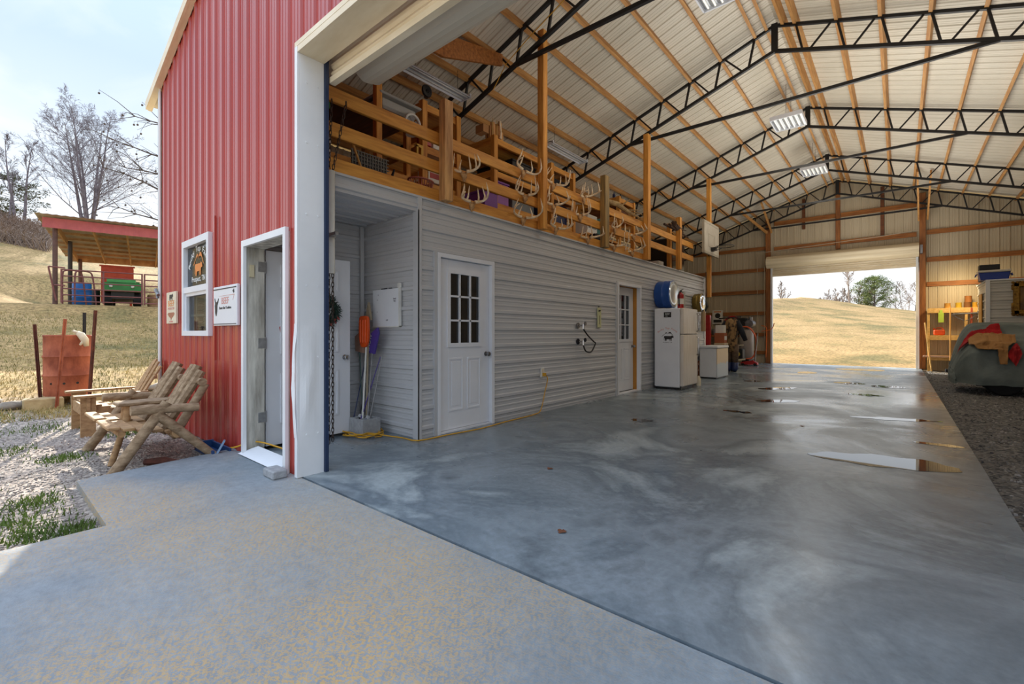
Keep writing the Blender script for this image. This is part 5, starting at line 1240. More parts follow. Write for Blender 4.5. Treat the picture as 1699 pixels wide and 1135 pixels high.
mb.add(vs, [(i*ny+j, (i+1)*ny+j, (i+1)*ny+j+1, i*ny+j+1) for i in range(len(gx)-1) for j in range(ny-1)
            if not (gx[i] > -7.6 and gx[i+1] < 4.5 and gy[j] > 2.2 and gy[j+1] < 20.5)])
struct('ground', mb, gm, None, True)

# loose gravel and grass
rr = random.Random(21)
def on_slab(x, y):
    if y > 1.7 and x > -8.2: return True
    if x > -3.8 and y < 1.78: return True
    return y > .53 and x > -5.1 - .14*(y-.56)
def stones(n, pick, mat, name, label, smin, smax, zf):
    mb = MB()
    for _ in range(n):
        p = pick()
        if p is None: continue
        x, y = p; s = rr.uniform(smin, smax); z = zf(x, y); a = rr.uniform(0, PI); ca, sa = math.cos(a)*s, math.sin(a)*s; k = rr.uniform(.5, .9); h = s*rr.uniform(.25, .5)
        q = [(x+ca, y+sa), (x-sa*k, y+ca*k), (x-ca*rr.uniform(.7, 1), y-sa), (x+sa*k, y-ca*k*rr.uniform(.7, 1))]
        mb.add([(a_, b_, z-.006) for a_, b_ in q] + [(x+(a_-x)*.55+rr.uniform(-.2, .2)*s, y+(b_-y)*.55, z+h) for a_, b_ in q], [(4, 5, 6, 7), (0, 1, 5, 4), (1, 2, 6, 5), (2, 3, 7, 6), (3, 0, 4, 7)])
    o = mb.build(name, mat, None, org=(mb.v[0][0], mb.v[0][1], -.06)); return tag(o, label, 'gravel', kind='stuff')
def pick_out():
    x = -3.8 - abs(rr.gauss(0, 2.6)); y = rr.uniform(-2.0, 1.75)
    if x < -9 and rr.random() < .6: return None
    return None if on_slab(x, y) else (x, y)
stones(15000, pick_out, gravel_mat('stone_chips', ((112, 106, 102), (190, 178, 164)), 9), 'loose_gravel', 'pale loose gravel around the wooden chairs', .01, .022, T)
def pick_in():
    y = YF + 18*rr.random()**1.6; return (rr.uniform(.6, 2.6), y)
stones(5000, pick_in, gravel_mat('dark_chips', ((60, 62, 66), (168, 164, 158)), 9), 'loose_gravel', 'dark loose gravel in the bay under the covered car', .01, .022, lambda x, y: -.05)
def blades(n, pick, m, label, hmin, hmax, nm='grass'):
    mb = MB()
    for _ in range(n):
        p = pick()
        if p is None: continue
        x, y = p; z = T(x, y); h = rr.uniform(hmin, hmax); a = rr.uniform(0, 2*PI); w = .006 + h*.03; dx, dy = math.cos(a)*w, math.sin(a)*w; lx, ly = rr.uniform(-.6, .6)*h, rr.uniform(-.6, .6)*h
        mb.add([(x-dx, y-dy, z-.01), (x+dx, y+dy, z-.01), (x+lx, y+ly, z+h)], [(0, 1, 2)])
    o = mb.build(nm, m, None, org=(mb.v[0][0], mb.v[0][1], 0)); return tag(o, label, 'grass', kind='stuff')
def pick_clump():
    c = rr.choice([(-4.45, .2, .32), (-4.0, .45, .16), (-4.9, .3, .22), (-5.4, -.1, .25), (-7.2, .2, .35), (-6.7, -.3, .3), (-8.6, .6, .5), (-6.4, .6, .25), (-7.4, 1.3, .3), (-9.6, .2, .6), (-4.1, .25, .2)])
    x = c[0]+rr.gauss(0, c[2]*.5); y = c[1]+rr.gauss(0, c[2]*.4)
    return None if on_slab(x, y) else (x, y)
blades(3800, pick_clump, M('weed_green', (108, 128, 52), .9, 0, (72, 96, 40), 3), 'short green weeds growing through the gravel beside the driveway', .015, .05, 'weeds')
def pick_left():
    x = -9.2 - 14*rr.random()**1.5; return (x, x*-.09 + rr.uniform(-4, 4.5))
blades(26000, pick_left, M('dry_grass', (168, 150, 98), .95, 0, (104, 104, 58), .8, lo=.4, hi=.6), 'short dry winter grass on the slope behind the barrel', .03, .09)

# puddles on the slab
water = bpy.data.materials.new('puddle_water'); water.use_nodes = True; b = water.node_tree.nodes['Principled BSDF']; b.inputs['Base Color'].default_value = (.03, .03, .035, 1); b.inputs['Roughness'].default_value = .015; b.inputs['IOR'].default_value = 1.33; b.inputs['Specular IOR Level'].default_value = .9
def puddle(x0, x1, y, hy, label, seed, tilt=0):
    r = random.Random(seed); K = 40; pts = []; cx = (x0+x1)/2; w = (x1-x0)/2
    for i in range(K):
        a = 2*PI*i/K; q = 1 + .22*noise.noise((math.cos(a)*1.6+seed, math.sin(a)*1.6, seed)); pts.append((cx + w*math.cos(a)*q, y + tilt*math.cos(a) + hy*math.sin(a)*q*(.7 + .5*noise.noise((math.cos(a)*3, seed, 1)))))
    mb = MB(); mb.prism(pts, 'z', .0045, .0065); solo('puddle', mb, water, label, 'puddle', 'puddles on the concrete slab')
puddle(-.66, .44, 5.5, .34, 'largest puddle, nearest the camera at right, mirroring the sky', 1, .1)
puddle(-1.95, -1.35, 9.2, .28, 'dark puddle with a pale end, in front of the refrigerator', 2, .2)
puddle(-2.85, -2.55, 5.95, .16, 'small dark puddle alone before the bare stretch of grey wall', 3)
puddle(-2.1, -1.65, 7.55, .12, 'thin dark puddle sliver between two others at left center', 4)
puddle(-.55, .42, 8.3, .16, 'long thin bright puddle with an orange end, across the right side', 5, .15)
puddle(-2.3, -1.7, 11.3, .42, 'middle-left bright puddle beyond the refrigerator front', 6, .3)
puddle(-.8, -.2, 11.2, .22, 'small bright puddle at center of the far slab', 7)
puddle(-.5, .1, 13.2, .4, 'far right pale puddle with grass reflected', 8)
puddle(-1.2, -.6, 13.6, .4, 'far bright puddle left of the grass-reflecting ones', 9)
puddle(-2.4, -1.9, 16.4, .6, 'faint bright puddle far back, left of center', 10)
puddle(-1.6, -.3, 18.8, .7, 'widest faint puddle just inside the back doorway', 11)
puddle(.1, .53, 6.7, .1, 'orange-tinted puddle on the right slab edge', 12)
puddle(-3.0, -2.6, 12.6, .35, 'dark puddle before the chest freezer', 13)
rr = random.Random(31)
LEAFM = M('dead_leaf', (120, 74, 50), .85)
for i, (x, y, l) in enumerate(((-5.9, -.15, 'curled brown leaf on the sunlit gravel left of the driveway'), (-2.35, 3.3, 'small dark leaf on the slab before the first office door'), (-.95, 6.9, 'tiny dark leaf scrap on the slab left of the largest puddle'), (-1.55, 2.3, 'small brown leaf on the slab near the driveway seam'))):
    mb = MB(); s = .07 if i == 0 else .03; zz = T(x, y)+.02 if i == 0 else .006
    mb.grid(4, 4, lambda a, b: (x + s*(a-.5)*2*(1-abs(b-.5)), y + s*(b-.5)*2, zz + .4*s*abs(a-.5) + s*.3*noise.noise((a*4, b*4, i))), lambda a, b: abs(a-.5)+abs(b-.5) < .56)
    solo('dead_leaf', mb, LEAFM, l, 'leaf')

# small things by the entrance
mb = MB(); mb.cham(-4.09, -3.89, YF-.19, YF-.07, .0, .07, .008); solo('paver_block', mb, concb, 'small grey paver block on the driveway beside the white jamb', 'paver', bevel=.004)
t = thing('boot_scraper', 'blue metal tray on the gravel behind the log double chair', 'tray', (-5.35, 1.62, -.03))
mb = MB(); mb.box(-5.75, -5.2, 1.55, 1.72, -.05, -.035); mb.box(-5.75, -5.2, 1.55, 1.57, -.04, .03); mb.box(-5.75, -5.2, 1.7, 1.72, -.04, .03); mb.box(-5.75, -5.72, 1.55, 1.72, -.04, .04); mb.build('tray', M('tray_blue', (28, 68, 120), .45), t)
mb = MB(); mb.bar((-5.22, 1.6, .0), (-5.2, 1.66, .12), .06, .015); mb.build('bracket', M('pale_blue_metal', (130, 160, 190), .5), t)
mb = MB(); mb.tube([(-5.5, 1.08, -.03), (-5.36, 1.2, -.02), (-5.2, 1.28, -.03)], [.03, .04, .03], 7); solo('bark_piece', mb, rustd, 'dark bark scrap lying at the driveway edge', 'bark scrap')

# log double chair against the red wall
def logm(p, q, r0, r1=None, n=10): mb = MB(); mb.tube([p, q], [r0, r1 or r0], n); return mb
GZ = -.05
t = thing('double_log_chair', 'weathered log double chair with two slatted backs and shared middle arm', 'chair', (-5.98, 1.2, GZ))
A, Bm, Cc = -5.27, -5.95, -6.62
for x in (A, Cc):
    logm((x, .8, GZ-.01), (x, 1.2, .55), .048, .042).build('front_leg', grey_w, t, 'auto')
    logm((x, 1.62, GZ-.01), (x, 1.12, .45), .036, .045).build('rear_leg', grey_w, t, 'auto')
    mb = MB(); mb.tube([(x, .93, .5), (x, 1.05, .5), (x, 1.45, .475)], [.045, .047, .04], 10); mb.build('arm', grey_w, t, 'auto')
for dx in (-.05, .06): logm((Bm+dx, 1.0, .24), (Bm+dx, 1.02, .47), .032, .03).build('arm_post', tan_w, t, 'auto')
mb = MB(); mb.cham(Bm-.13, Bm+.12, .93, 1.45, .475, .51, .008); mb.build('middle_arm', grey_w, t)
for (xa, xb, c) in ((Bm+.06, A-.04, -5.57), (Cc+.05, Bm-.05, -6.24)):
    for i in range(5):
        y = .78 + i*.105; z = .335 - i*.022
        mb = MB(); mb.cham(xa, xb, y, y+.09, z, z+.028, .006); mb.build('seat_slat', tan_w, t)
    n = 4; bw = .40; w = bw/n
    for i in range(n):
        x = c - bw/2 + (i+.5)*w; fan = 1 + .06; hh = .875 - .03*abs(i-1.5)**1.6
        logm((c+(x-c)*.92, 1.19, .24), (c+(x-c)*1.02, 1.52, hh), w*.46, w*.44, 8).build('back_slat', grey_w, t, 'auto')
    mb = MB(); mb.tube([(c-.24, 1.5, .715), (c+.26, 1.5, .715)], .038, 12); mb.build('back_rail', grey_w, t, 'auto')
    for x in (c-.19, c+.21): logm((x, 1.27, .2), (x, 1.54, .69), .045, .036).build('back_post', grey_w, t, 'auto')
mb = MB(); mb.tube([(Cc+.06, .88, .29), (A-.06, .88, .29)], .028, 10); mb.build('front_rail', tan_w, t, 'auto')
mb = MB(); mb.tube([(Cc, 1.28, .24), (A, 1.28, .24)], .04, 10); mb.build('rear_rail', tan_w, t, 'auto')
logm((Bm+.25, .86, GZ-.01), (Bm+.2, .96, .27), .027).build('center_leg', tan_w, t, 'auto')

# plank adirondack chair beyond it
t = thing('adirondack_chair', 'tan plank adirondack chair at the corner of the red wall', 'chair', (-7.95, 1.1, T(-7.95, 1.0)))
gz = T(-7.95, 1.0); X0, X1 = -8.3, -7.55
for x in (X0, X1):
    mb = MB(); mb.box(x-.02, x+.02, .86, 1.0, gz-.01, .42); mb.build('front_leg', tan_w, t)
    mb = MB(); s = .045 if x > -8 else -.045; mb.prism([(x, .2), (x+s, .42), (x, .42)], 'y', .9, .93) if False else mb.box(x-.0+min(s, 0), x+max(s, 0), .91, .945, .26, .42); mb.build('arm_bracket', tan_w, t)
    mb = MB(); mb.bar((x+(.03 if x < -8 else -.03), .88, .3), (x+(.03 if x < -8 else -.03), 1.72, gz+.03), .03, .12); mb.build('rear_leg', tan_w, t)
    mb = MB(); mb.prism([(x-.08, .8), (x+.07, .8), (x+.06, 1.3), (x+.02, 1.52), (x-.05, 1.52), (x-.08, 1.3)], 'z', .42, .445); mb.build('arm', tan_w, t)
for i in range(6):
    y = .9 + i*.085; z = .32 - i*.026; mb = MB(); mb.cham(X0+.02, X1-.02, y, y+.075, z, z+.022, .004); mb.build('seat_slat', tan_w, t)
mb = MB(); mb.box(X0, X1, .87, .89, .2, .33); mb.build('apron', tan_w, t)
for i in range(5):
    x = -7.925 + (i-2)*.115; h = .84 - .03*abs(i-2)**1.5
    mb = MB(); mb.bar((x*.98-7.925*.02, 1.36, .17), (x, 1.68, h), .105, .02, up=(0, 1, -.3)); mb.build('back_slat', tan_w, t)
mb = MB(); mb.bar((X0+.1, 1.62, .62), (X1-.1, 1.62, .62), .03, .07); mb.bar((X0, 1.5, .41), (X1, 1.5, .41), .06, .03); mb.build('back_rail', tan_w, t)

# burn barrel with its iron stakes
bx_, by_ = -10.25, 1.02; bz = T(bx_, by_)
t = thing('burn_barrel', 'rusty steel burn barrel standing on blocks', 'barrel', (bx_, by_, bz+.1))
R = .285; z0 = bz + .1; prof = [(R*.98, 0), (R, .015)]
for zc in (.32, .62): prof += [(R, zc-.025), (R*1.055, zc), (R, zc+.025)]
prof += [(R, .93), (R*1.03, .945), (R*1.0, .96), (R*.97, .945), (R*.97, .06), (0, .06)]
mb = MB(); mb.lathe(prof, (bx_, by_, z0), 'z', 40, cap=False); mb.build('drum', rust, t, 'auto')
mb = MB()
for k in range(3):
    a = -.8 + k*.55; mb.lathe([(.018, -.004), (.018, .004)], (bx_ + R*math.cos(a), by_ + R*math.sin(a), z0+.2), 'x', 8)
mb.build('vent_hole', black_p, t)
for i, (dx, dy, l) in enumerate(((.28, -.3, 'squared stone block under the front left of the burn barrel'), (.32, .22, 'squared stone block under the front right of the burn barrel'), (-.25, 0, 'squared stone block under the back of the burn barrel'))):
    mb = MB(); mb.cham(bx_+dx-.12, bx_+dx+.12, by_+dy-.22, by_+dy+.22, bz-.1, bz+.102, .015); solo('stone_block', mb, M('sandy_block', (190, 170, 130), .9, 0, (160, 136, 98), 7), l, 'block')
def tpost(p, q, m, label):
    p = Vector(p); q = Vector(q); mb = MB(); mb.bar(p, q, .05, .012); mb.bar(p, q, .012, .045)
    d = (q-p); n = int(d.length/.06)
    for i in range(n):
        c = p + d*(i+.5)/n; mb.box(c.x-.01, c.x+.012, c.y-.016, c.y+.016, c.z-.012, c.z+.012)
    solo('fence_stake', mb, m, label, 'stake')
tpost((-10.3, .72, bz-.05), (-10.38, .655, 1.34), rustd, 'rusty stake leaning left of the burn barrel')
tpost((-9.84, .85, bz-.1), (-9.74, .94, 1.42), rust, 'rusty stake leaning across the front of the burn barrel')
tpost((-10.6, 1.25, bz-.1), (-10.6, 1.26, 1.55), black_s, 'straight black stake behind the burn barrel')
tpost((-9.7, 1.2, bz-.1), (-9.65, 1.275, 1.56), rustd, 'tallest rusty stake right of the burn barrel')
mb = MB(); mb.tube([(-9.98, 1.1, z0+1.0), (-9.93, 1.14, z0+.96), (-9.89, 1.18, z0+.88), (-9.89, 1.2, z0+.78)], [.03, .05, .05, .03], 8); mb.tube([(-9.95, 1.12, z0+.98), (-9.98, 1.05, z0+1.03)], [.03, .015], 6); mb.tube([(-9.89, 1.17, z0+.87), (-9.88, 1.12, z0+.8)], [.03, .015], 6); solo('bone_piece', mb, M('bleached_bone', (216, 200, 170), .8), 'bleached bone hooked over the burn barrel rim', 'bone', smooth=True)
rr = random.Random(12)
for i, (dx, dy, s, l) in enumerate(((.0, -.95, .2, 'flat grey stone left of the burn barrel'), (.2, -.62, .14, 'small stone between flat stone and burn barrel'), (-.3, 1.3, .17, 'rounded stone behind the plank chair'), (.1, 1.75, .12, 'small reddish stone right of the barrel'), (.5, -1.3, .1, 'small stone farthest left of the barrel'))):
    mb = MB(); x, y = bx_+dx, by_+dy; mb.ball((x, y, T(x, y)+s*.25), (s*1.1, s*1.3, s*.55), 9, 6, .16, rr); solo('field_rock', mb, stone_m, l, 'rock', smooth=True)

# ------------------------------------------------------------------ the open shed on the slope
def S(a, b, z=0): return (SHA[0] + SDIR[0]*a + SBK[0]*b, SHA[1] + SDIR[1]*a + SBK[1]*b, z)
def sz(a, b): return T(S(a, b)[0], S(a, b)[1])
brownp = M('brown_steel', (104, 74, 66), .7, 0, (80, 56, 50), 5)
t = thing('open_shed', 'open red-edged lean-to shed on the slope', 'shed', S(3, 4, 2.3))
L = 6.2
for (a, b, zt, m) in ((0, .1, 5.3, brownp), (.15, 3.0, 5.2, M('dark_post', (62, 54, 52), .7)), (.1, 7.6, 5.0, brownp), (L, .1, 5.3, brownp), (L, 7.6, 5.0, brownp)):
    mb = MB(); p = S(a, b, sz(a, b)-.1); q = S(a, b, zt); mb.tube([p, q], .075, 10); mb.build('post', m, t)
mb = MB(); rz = lambda b: 5.62 - .055*b
for (b0, b1) in ((-.45, 8.2),):
    K = 60; vs = []; fs = []
    for i in range(K+1):
        a = -.5 + (L+1.0)*i/K; d = .02*(i % 2)
        vs += [S(a, b0, rz(b0)+d), S(a, b1, rz(b1)+d)]
        if i: fs.append((2*i-2, 2*i, 2*i+1, 2*i-1))
    mb.add(vs, fs)
mb.build('roof_sheet', M('shed_roof', (176, 170, 162), .5), t)
mb = MB(); vs = []; fs = []; K = 80
for i in range(K+1):
    a = -.32 + (L+.6)*i/K; d = .02*(1 if i % 4 == 0 else 0); vs += [S(a, -.12-d, 5.2), S(a, -.12-d, 5.58)]
    if i: fs.append((2*i-2, 2*i, 2*i+1, 2*i-1))
mb.add(vs, fs); mb.build('fascia', M('faded_red_sheet', (186, 92, 92), .5, 0, (170, 80, 82), 3), t)
lum = M('shed_lumber', (196, 160, 118), .8, 0, (158, 122, 84), 4)
for i in range(8):
    b = .2 + i*1.05; mb = MB(); mb.bar(S(-.46, b, rz(b)-.07), S(L+.4, b, rz(b)-.07), .05, .1); mb.build('purlin', lum, t)
for a in (0, 1.05, 2.1, 3.15, 4.2, 5.2, 6.2):
    mb = MB(); mb.bar(S(a, 0, rz(0)-.22), S(a, 7.9, rz(7.9)-.22), .05, .2 if a else .26); mb.build('rafter', lum, t)
mb = MB(); mb.bar(S(-.2, 7.6, 4.98), S(L, 7.6, 4.98), .06, .24); mb.build('beam', lum, t)
# pipe gate
gm_ = M('gate_pipe', (130, 76, 74), .6, 0, (104, 60, 58), 5)
def gate(a0, a1, b, label, nvert=2, h=1.35, z=None):
    t = thing('pipe_gate', label, 'gate', S((a0+a1)/2, b, sz(a0, b)))
    zb = sz((a0+a1)/2, b) if z is None else z
    for i in range(6):
        zz = zb + .12 + (h-.14)*i/5; mb = MB(); mb.tube([S(a0, b, zz), S(a1, b, zz)], .024, 7); mb.build('rail', gm_, t)
    for i in range(nvert+1):
        a = a0 + (a1-a0)*i/nvert; mb = MB(); mb.tube([S(a, b, zb+.05), S(a, b, zb+h)], .03, 7); mb.build('upright', gm_, t)
    return t
gate(.2, 2.6, -.15, 'dusty red pipe gate across the left part of the shed')
gate(2.68, 5.9, -.15, 'dusty red pipe gate across the right part of the shed')
t = thing('pipe_gate', 'bowed dusty red pipe panel beside the left shed post', 'gate', S(.3, .8, sz(.3, .8)))
zb = sz(.3, .8)
for k, (a, w) in enumerate(((.2, .55), (.55, .5))):
    mb = MB(); mb.tube(smoothpts([S(a, .15, zb), S(a, .15, zb+1.1), S(a+.1, .2, zb+1.3), S(a+w-.12, .3, zb+1.3), S(a+w, .38, zb+1.1), S(a+w+.1, .45, zb)]), .028, 7); mb.build('hoop', gm_, t)
# left wing panel
t = thing('pipe_gate', 'short pipe panel slanting at the shed left corner', 'gate', S(-.2, 0, sz(-.2, 0)))
for (p, q) in (((-.15, -.2, 1.38), (.05, -.1, .1)), ((-.15, -.2, 1.38), (.3, -.15, 1.36)), ((.0, -.15, .7), (.3, -.15, .68))):
    mb = MB(); mb.tube([S(p[0], p[1], zb+p[2]), S(q[0], q[1], zb+q[2])], .028, 7); mb.build('pipe', gm_, t)
# barrels, feeder and utility vehicle
c = S(.69, .9, sz(.69, .9))
t = thing('plastic_barrel', 'blue plastic barrel standing inside the shed', 'barrel', c)
mb = MB(); mb.lathe([(0, 0), (.27, 0), (.3, .04), (.3, .28), (.31, .3), (.3, .32), (.3, .56), (.31, .58), (.3, .6), (.3, .84), (.26, .9), (0, .9)], c, 'z', 28); mb.build('drum', blue_b, t, 'auto')
mb = MB(); mb.lathe([(.03, .9), (.03, .93), (0, .93)], (c[0]+.12, c[1], c[2]), 'z', 10); mb.build('bung', black_p, t)
c = S(1.0, 2.2, sz(1.0, 2.2)); mb = MB(); mb.lathe([(0, 0), (.17, 0), (.17, .66), (.14, .7), (0, .7)], c, 'z', 18); solo('black_drum', mb, black_p, 'small black drum right of the blue barrel in the shed', 'drum', smooth='auto')
t = thing('hay_feeder', 'orange-red steel feed bin behind the green utility vehicle', 'feeder', S(1.66, 3.9, sz(1.66, 3.9)))
zf = sz(1.66, 3.9)+.1; fm = M('feeder_orange', (206, 84, 56), .55, 0, (180, 66, 44), 4)
mb = MB()
p = [S(1.08, 4.3, zf+.15), S(2.25, 4.3, zf+.15), S(2.25, 4.3, zf+1.85), S(1.08, 4.3, zf+1.85)]; q = [S(1.08, 5.1, zf+.15), S(2.25, 5.1, zf+.15), S(2.25, 5.3, zf+1.85), S(1.08, 5.3, zf+1.85)]
mb.add(p+q, [(0, 1, 2, 3), (7, 6, 5, 4), (0, 4, 5, 1), (3, 2, 6, 7), (0, 3, 7, 4), (1, 5, 6, 2)]); mb.build('panel', fm, t)
mb = MB(); mb.bar(S(1.02, 4.26, zf+1.85), S(2.31, 4.26, zf+1.85), .08, .07); mb.build('rim', fm, t)
for a in (1.2, 2.15):
    mb = MB(); mb.bar(S(a, 4.7, zf-.15), S(a, 4.7, zf+.2), .08, .08); mb.build('leg', fm, t)
zg = sz(2, 1.4); t = thing('utility_vehicle', 'green utility vehicle seen from behind, parked in the shed', 'utility vehicle', S(1.96, 1.8, zg))
ga, gb = 1.33, 2.58
def hull(poly, a0, a1, mat, nm, par):   # poly in (b, z), extruded along a
    n = len(poly); vs = [S(a0, b, zg+z) for b, z in poly] + [S(a1, b, zg+z) for b, z in poly]
    mb = MB(); mb.add(vs, [tuple(range(n-1, -1, -1)), tuple(range(n, 2*n))] + [(i, (i+1) % n, n+(i+1) % n, n+i) for i in range(n)]); return mb.build(nm, mat, par)
hull([(.9, .62), (.9, .98), (2.3, .98), (2.3, .62)], ga, gb, green_g, 'cargo_bed', t)
hull([(.84, .6), (.84, .66), (2.36, .66), (2.36, .6)], ga-.02, gb+.02, M('olive_edge', (108, 120, 60), .5), 'bed_rim', t)
hull([(2.3, .5), (2.3, 1.16), (3.3, 1.2), (3.9, .9), (3.9, .5)], ga+.08, gb-.08, green_g, 'cab', t)
hull([(.87, .99), (.87, 1.14), (2.3, 1.16), (2.3, .99)], ga+.12, gb-.2, M('bright_green', (60, 152, 76), .35), 'bed_cover', t)
hull([(1.0, .3), (1.0, .6), (3.7, .55), (3.7, .3)], ga+.25, gb-.25, black_p, 'chassis', t)
for a in (ga+.16, gb-.16):
    for b_ in (1.3, 3.2):
        p = Vector(S(a-.14, b_, zg+.3)); q = Vector(S(a+.14, b_, zg+.3)); mb = MB(); mb.tube([p, p+(q-p)*.12, p+(q-p)*.88, q], [.25, .3, .3, .25], 20); mb.build('wheel', rub, t)
        mb = MB(); mb.tube([p-(q-p)*.01, q+(q-p)*.01], .12, 14); mb.build('hub', M('yellow_hub', (206, 176, 60), .5), t)
for a in (ga+.25, gb-.3):
    mb = MB(); p = S(a, .86, zg+.82); mb.ball(p, .06, 8, 6); mb.build('tail_lamp', paper, t)
c = S(3.05, 1.6, sz(3.05, 1.6)); mb = MB(); mb.lathe([(0, 0), (.26, 0), (.28, .05), (.28, .5), (.26, .55), (0, .55)], c, 'z', 20); solo('log_section', mb, M('cut_log', (182, 144, 106), .85, 0, (140, 104, 74), 6), 'upright cut log right of the utility vehicle in the shed', 'log', smooth='auto')

# ------------------------------------------------------------------ trees
def tree(nm, label, base, H, stems, spread, m, seed, depth=4, lean=(0, 0), r0=.16, nb=9, twig=.016, group=None, up=.55, low=.25, width=1.0):
    r = random.Random(seed); t = thing(nm, label, 'tree', base, group); tr = MB(); br = MB(); b0 = Vector(base)
    def limb(p, d, L, rad, lev):
        k = 6 if lev == 0 else (5 if lev == 1 else 3); pts = [p]; q = p; dd = d.copy(); jit = (.05, .1, .16, .2)[min(lev, 3)]
        for i in range(k):
            dd = (dd + Vector((r.uniform(-1, 1), r.uniform(-1, 1), r.uniform(-.5, .5)))*jit + Vector((0, 0, (.03, .1, .06, .03)[min(lev, 3)]*up))).normalized(); q = q + dd*L/k; pts.append(q)
        end = max(rad*(.1 if lev == 0 else .25), twig*.4)
        (tr if lev == 0 else br).tube(pts, [rad + (end-rad)*i/k for i in range(k+1)], 7 if lev == 0 else (5 if lev == 1 else 3), caps=False)
        if lev >= depth: return
        n = (nb, max(4, int(nb*.8)), max(3, int(nb*.4)), 3)[min(lev, 3)]; f0 = (low, .2, .2, .2)[min(lev, 3)]
        for i in range(n):
            f = min(f0*1.0 + (1-f0)*(i+r.random())/n, .97)
            j = min(int(f*k), k-1); pp = pts[j] + (pts[j+1]-pts[j])*(f*k-j); ax = (pts[j+1]-pts[j]).normalized()
            a = r.uniform(0, 2*PI); o = ax.orthogonal().normalized(); s = ax.cross(o); side = o*math.cos(a) + s*math.sin(a)
            ang = (r.uniform(.75, 1.1)*(1-.45*f) if lev == 0 else r.uniform(.45, .85))*min(width*1.05, 1.1); nd = (ax*math.cos(ang) + side*math.sin(ang)).normalized()
            LL = (H*.5*width*(1.12 - f)**.6 if lev == 0 else L*(.5 if lev == 1 else .55)*(1.1 - .75*f))*r.uniform(.75, 1.15)
            limb(pp, nd, max(LL, .2), max(min(rad*(1-f*.7)*(.3 if lev == 0 else .45), rad*.5), twig*(1 if lev < 2 else .75)), lev+1)
    for i in range(stems):
        a = 2*PI*i/max(stems, 1) + seed; sp = spread*(r.uniform(.6, 1.1)) if stems > 1 else 0
        d = Vector((math.cos(a)*sp + lean[0], math.sin(a)*sp + lean[1], 1)).normalized()
        limb(b0 + Vector((math.cos(a), math.sin(a), 0))*(.25*min(stems-1, 1)), d, H*r.uniform(.88, 1.0), r0*r.uniform(.8, 1.1), 0)
    tr.build('trunk', m, t); br.build('branches', m, t); return t
CT, SN = math.cos(math.radians(40.2)), math.sin(math.radians(40.2))
def at(k, d):     # a ground spot at depth d along the direction with lateral slope k (right positive)
    x = d*(-SN + CT*k); y = d*(CT + SN*k); return (x, y, T(x, y)-.1)
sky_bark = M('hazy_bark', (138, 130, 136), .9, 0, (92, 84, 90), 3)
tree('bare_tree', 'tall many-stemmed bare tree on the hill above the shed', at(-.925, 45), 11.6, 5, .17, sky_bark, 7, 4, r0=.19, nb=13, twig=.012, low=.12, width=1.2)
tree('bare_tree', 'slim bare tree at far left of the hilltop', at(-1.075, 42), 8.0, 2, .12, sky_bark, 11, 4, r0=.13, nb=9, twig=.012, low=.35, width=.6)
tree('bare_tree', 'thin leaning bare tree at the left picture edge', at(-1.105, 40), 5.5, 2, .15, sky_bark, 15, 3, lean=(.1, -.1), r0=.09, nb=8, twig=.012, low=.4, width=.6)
# limb with seed balls reaching past the barn corner
tb = (-16.5, 5.4); t = thing('sweetgum_tree', 'bare sweetgum tree behind the barn corner with hanging seed balls', 'tree', (tb[0], tb[1], T(*tb)-.1))
r = random.Random(9); tr = MB(); br = MB(); ends = []; base = Vector((tb[0], tb[1], T(*tb)-.1))
tr.tube([base, base+Vector((.1, 0, 4)), base+Vector((0, .1, 9))], [.22, .17, .06], 9)
for (z, dy, rise, L) in ((3.2, -1, .1, 2.9), (4.2, -1, .3, 3.2), (4.9, -1, .0, 2.7), (5.6, -1, .12, 2.9), (6.4, -1, -.05, 2.6), (5, 1, .5, 2.5), (6.5, 1, .4, 2.2)):
    p = base + Vector((0, 0, z)); d = Vector((r.uniform(.0, .5), dy, rise)).normalized(); pts = [p]
    for i in range(7):
        d = (d + Vector((r.uniform(-.2, .2), r.uniform(-.1, .1), r.uniform(-.18, .16)))).normalized(); pts.append(pts[-1] + d*L/7)
    br.tube(pts, [.05*(1-.8*i/7) for i in range(8)], 5)
    for i in range(2, 8):
        for _ in range(3):
            dd = (d + Vector((r.uniform(-.6, .6), r.uniform(-.5, .8), r.uniform(-.8, .8)))).normalized(); e = pts[i] + dd*r.uniform(.3, .9); mid = (pts[i]+e)/2 + Vector((0, 0, r.uniform(-.05, .1)))
            br.tube([pts[i], mid, e], [.012, .008, .004], 4)
            if r.random() < .55: ends.append(e)
tr.build('trunk', barkd, t); br.build('branches', barkd, t); 
for e in ends[:80]:
    bl = MB(); bl.tube([e, e - Vector((0, 0, .06))], .003, 3); bl.ball(tuple(e - Vector((0, 0, .09))), .028, 6, 5); bl.build('seed_ball', barkd, t)
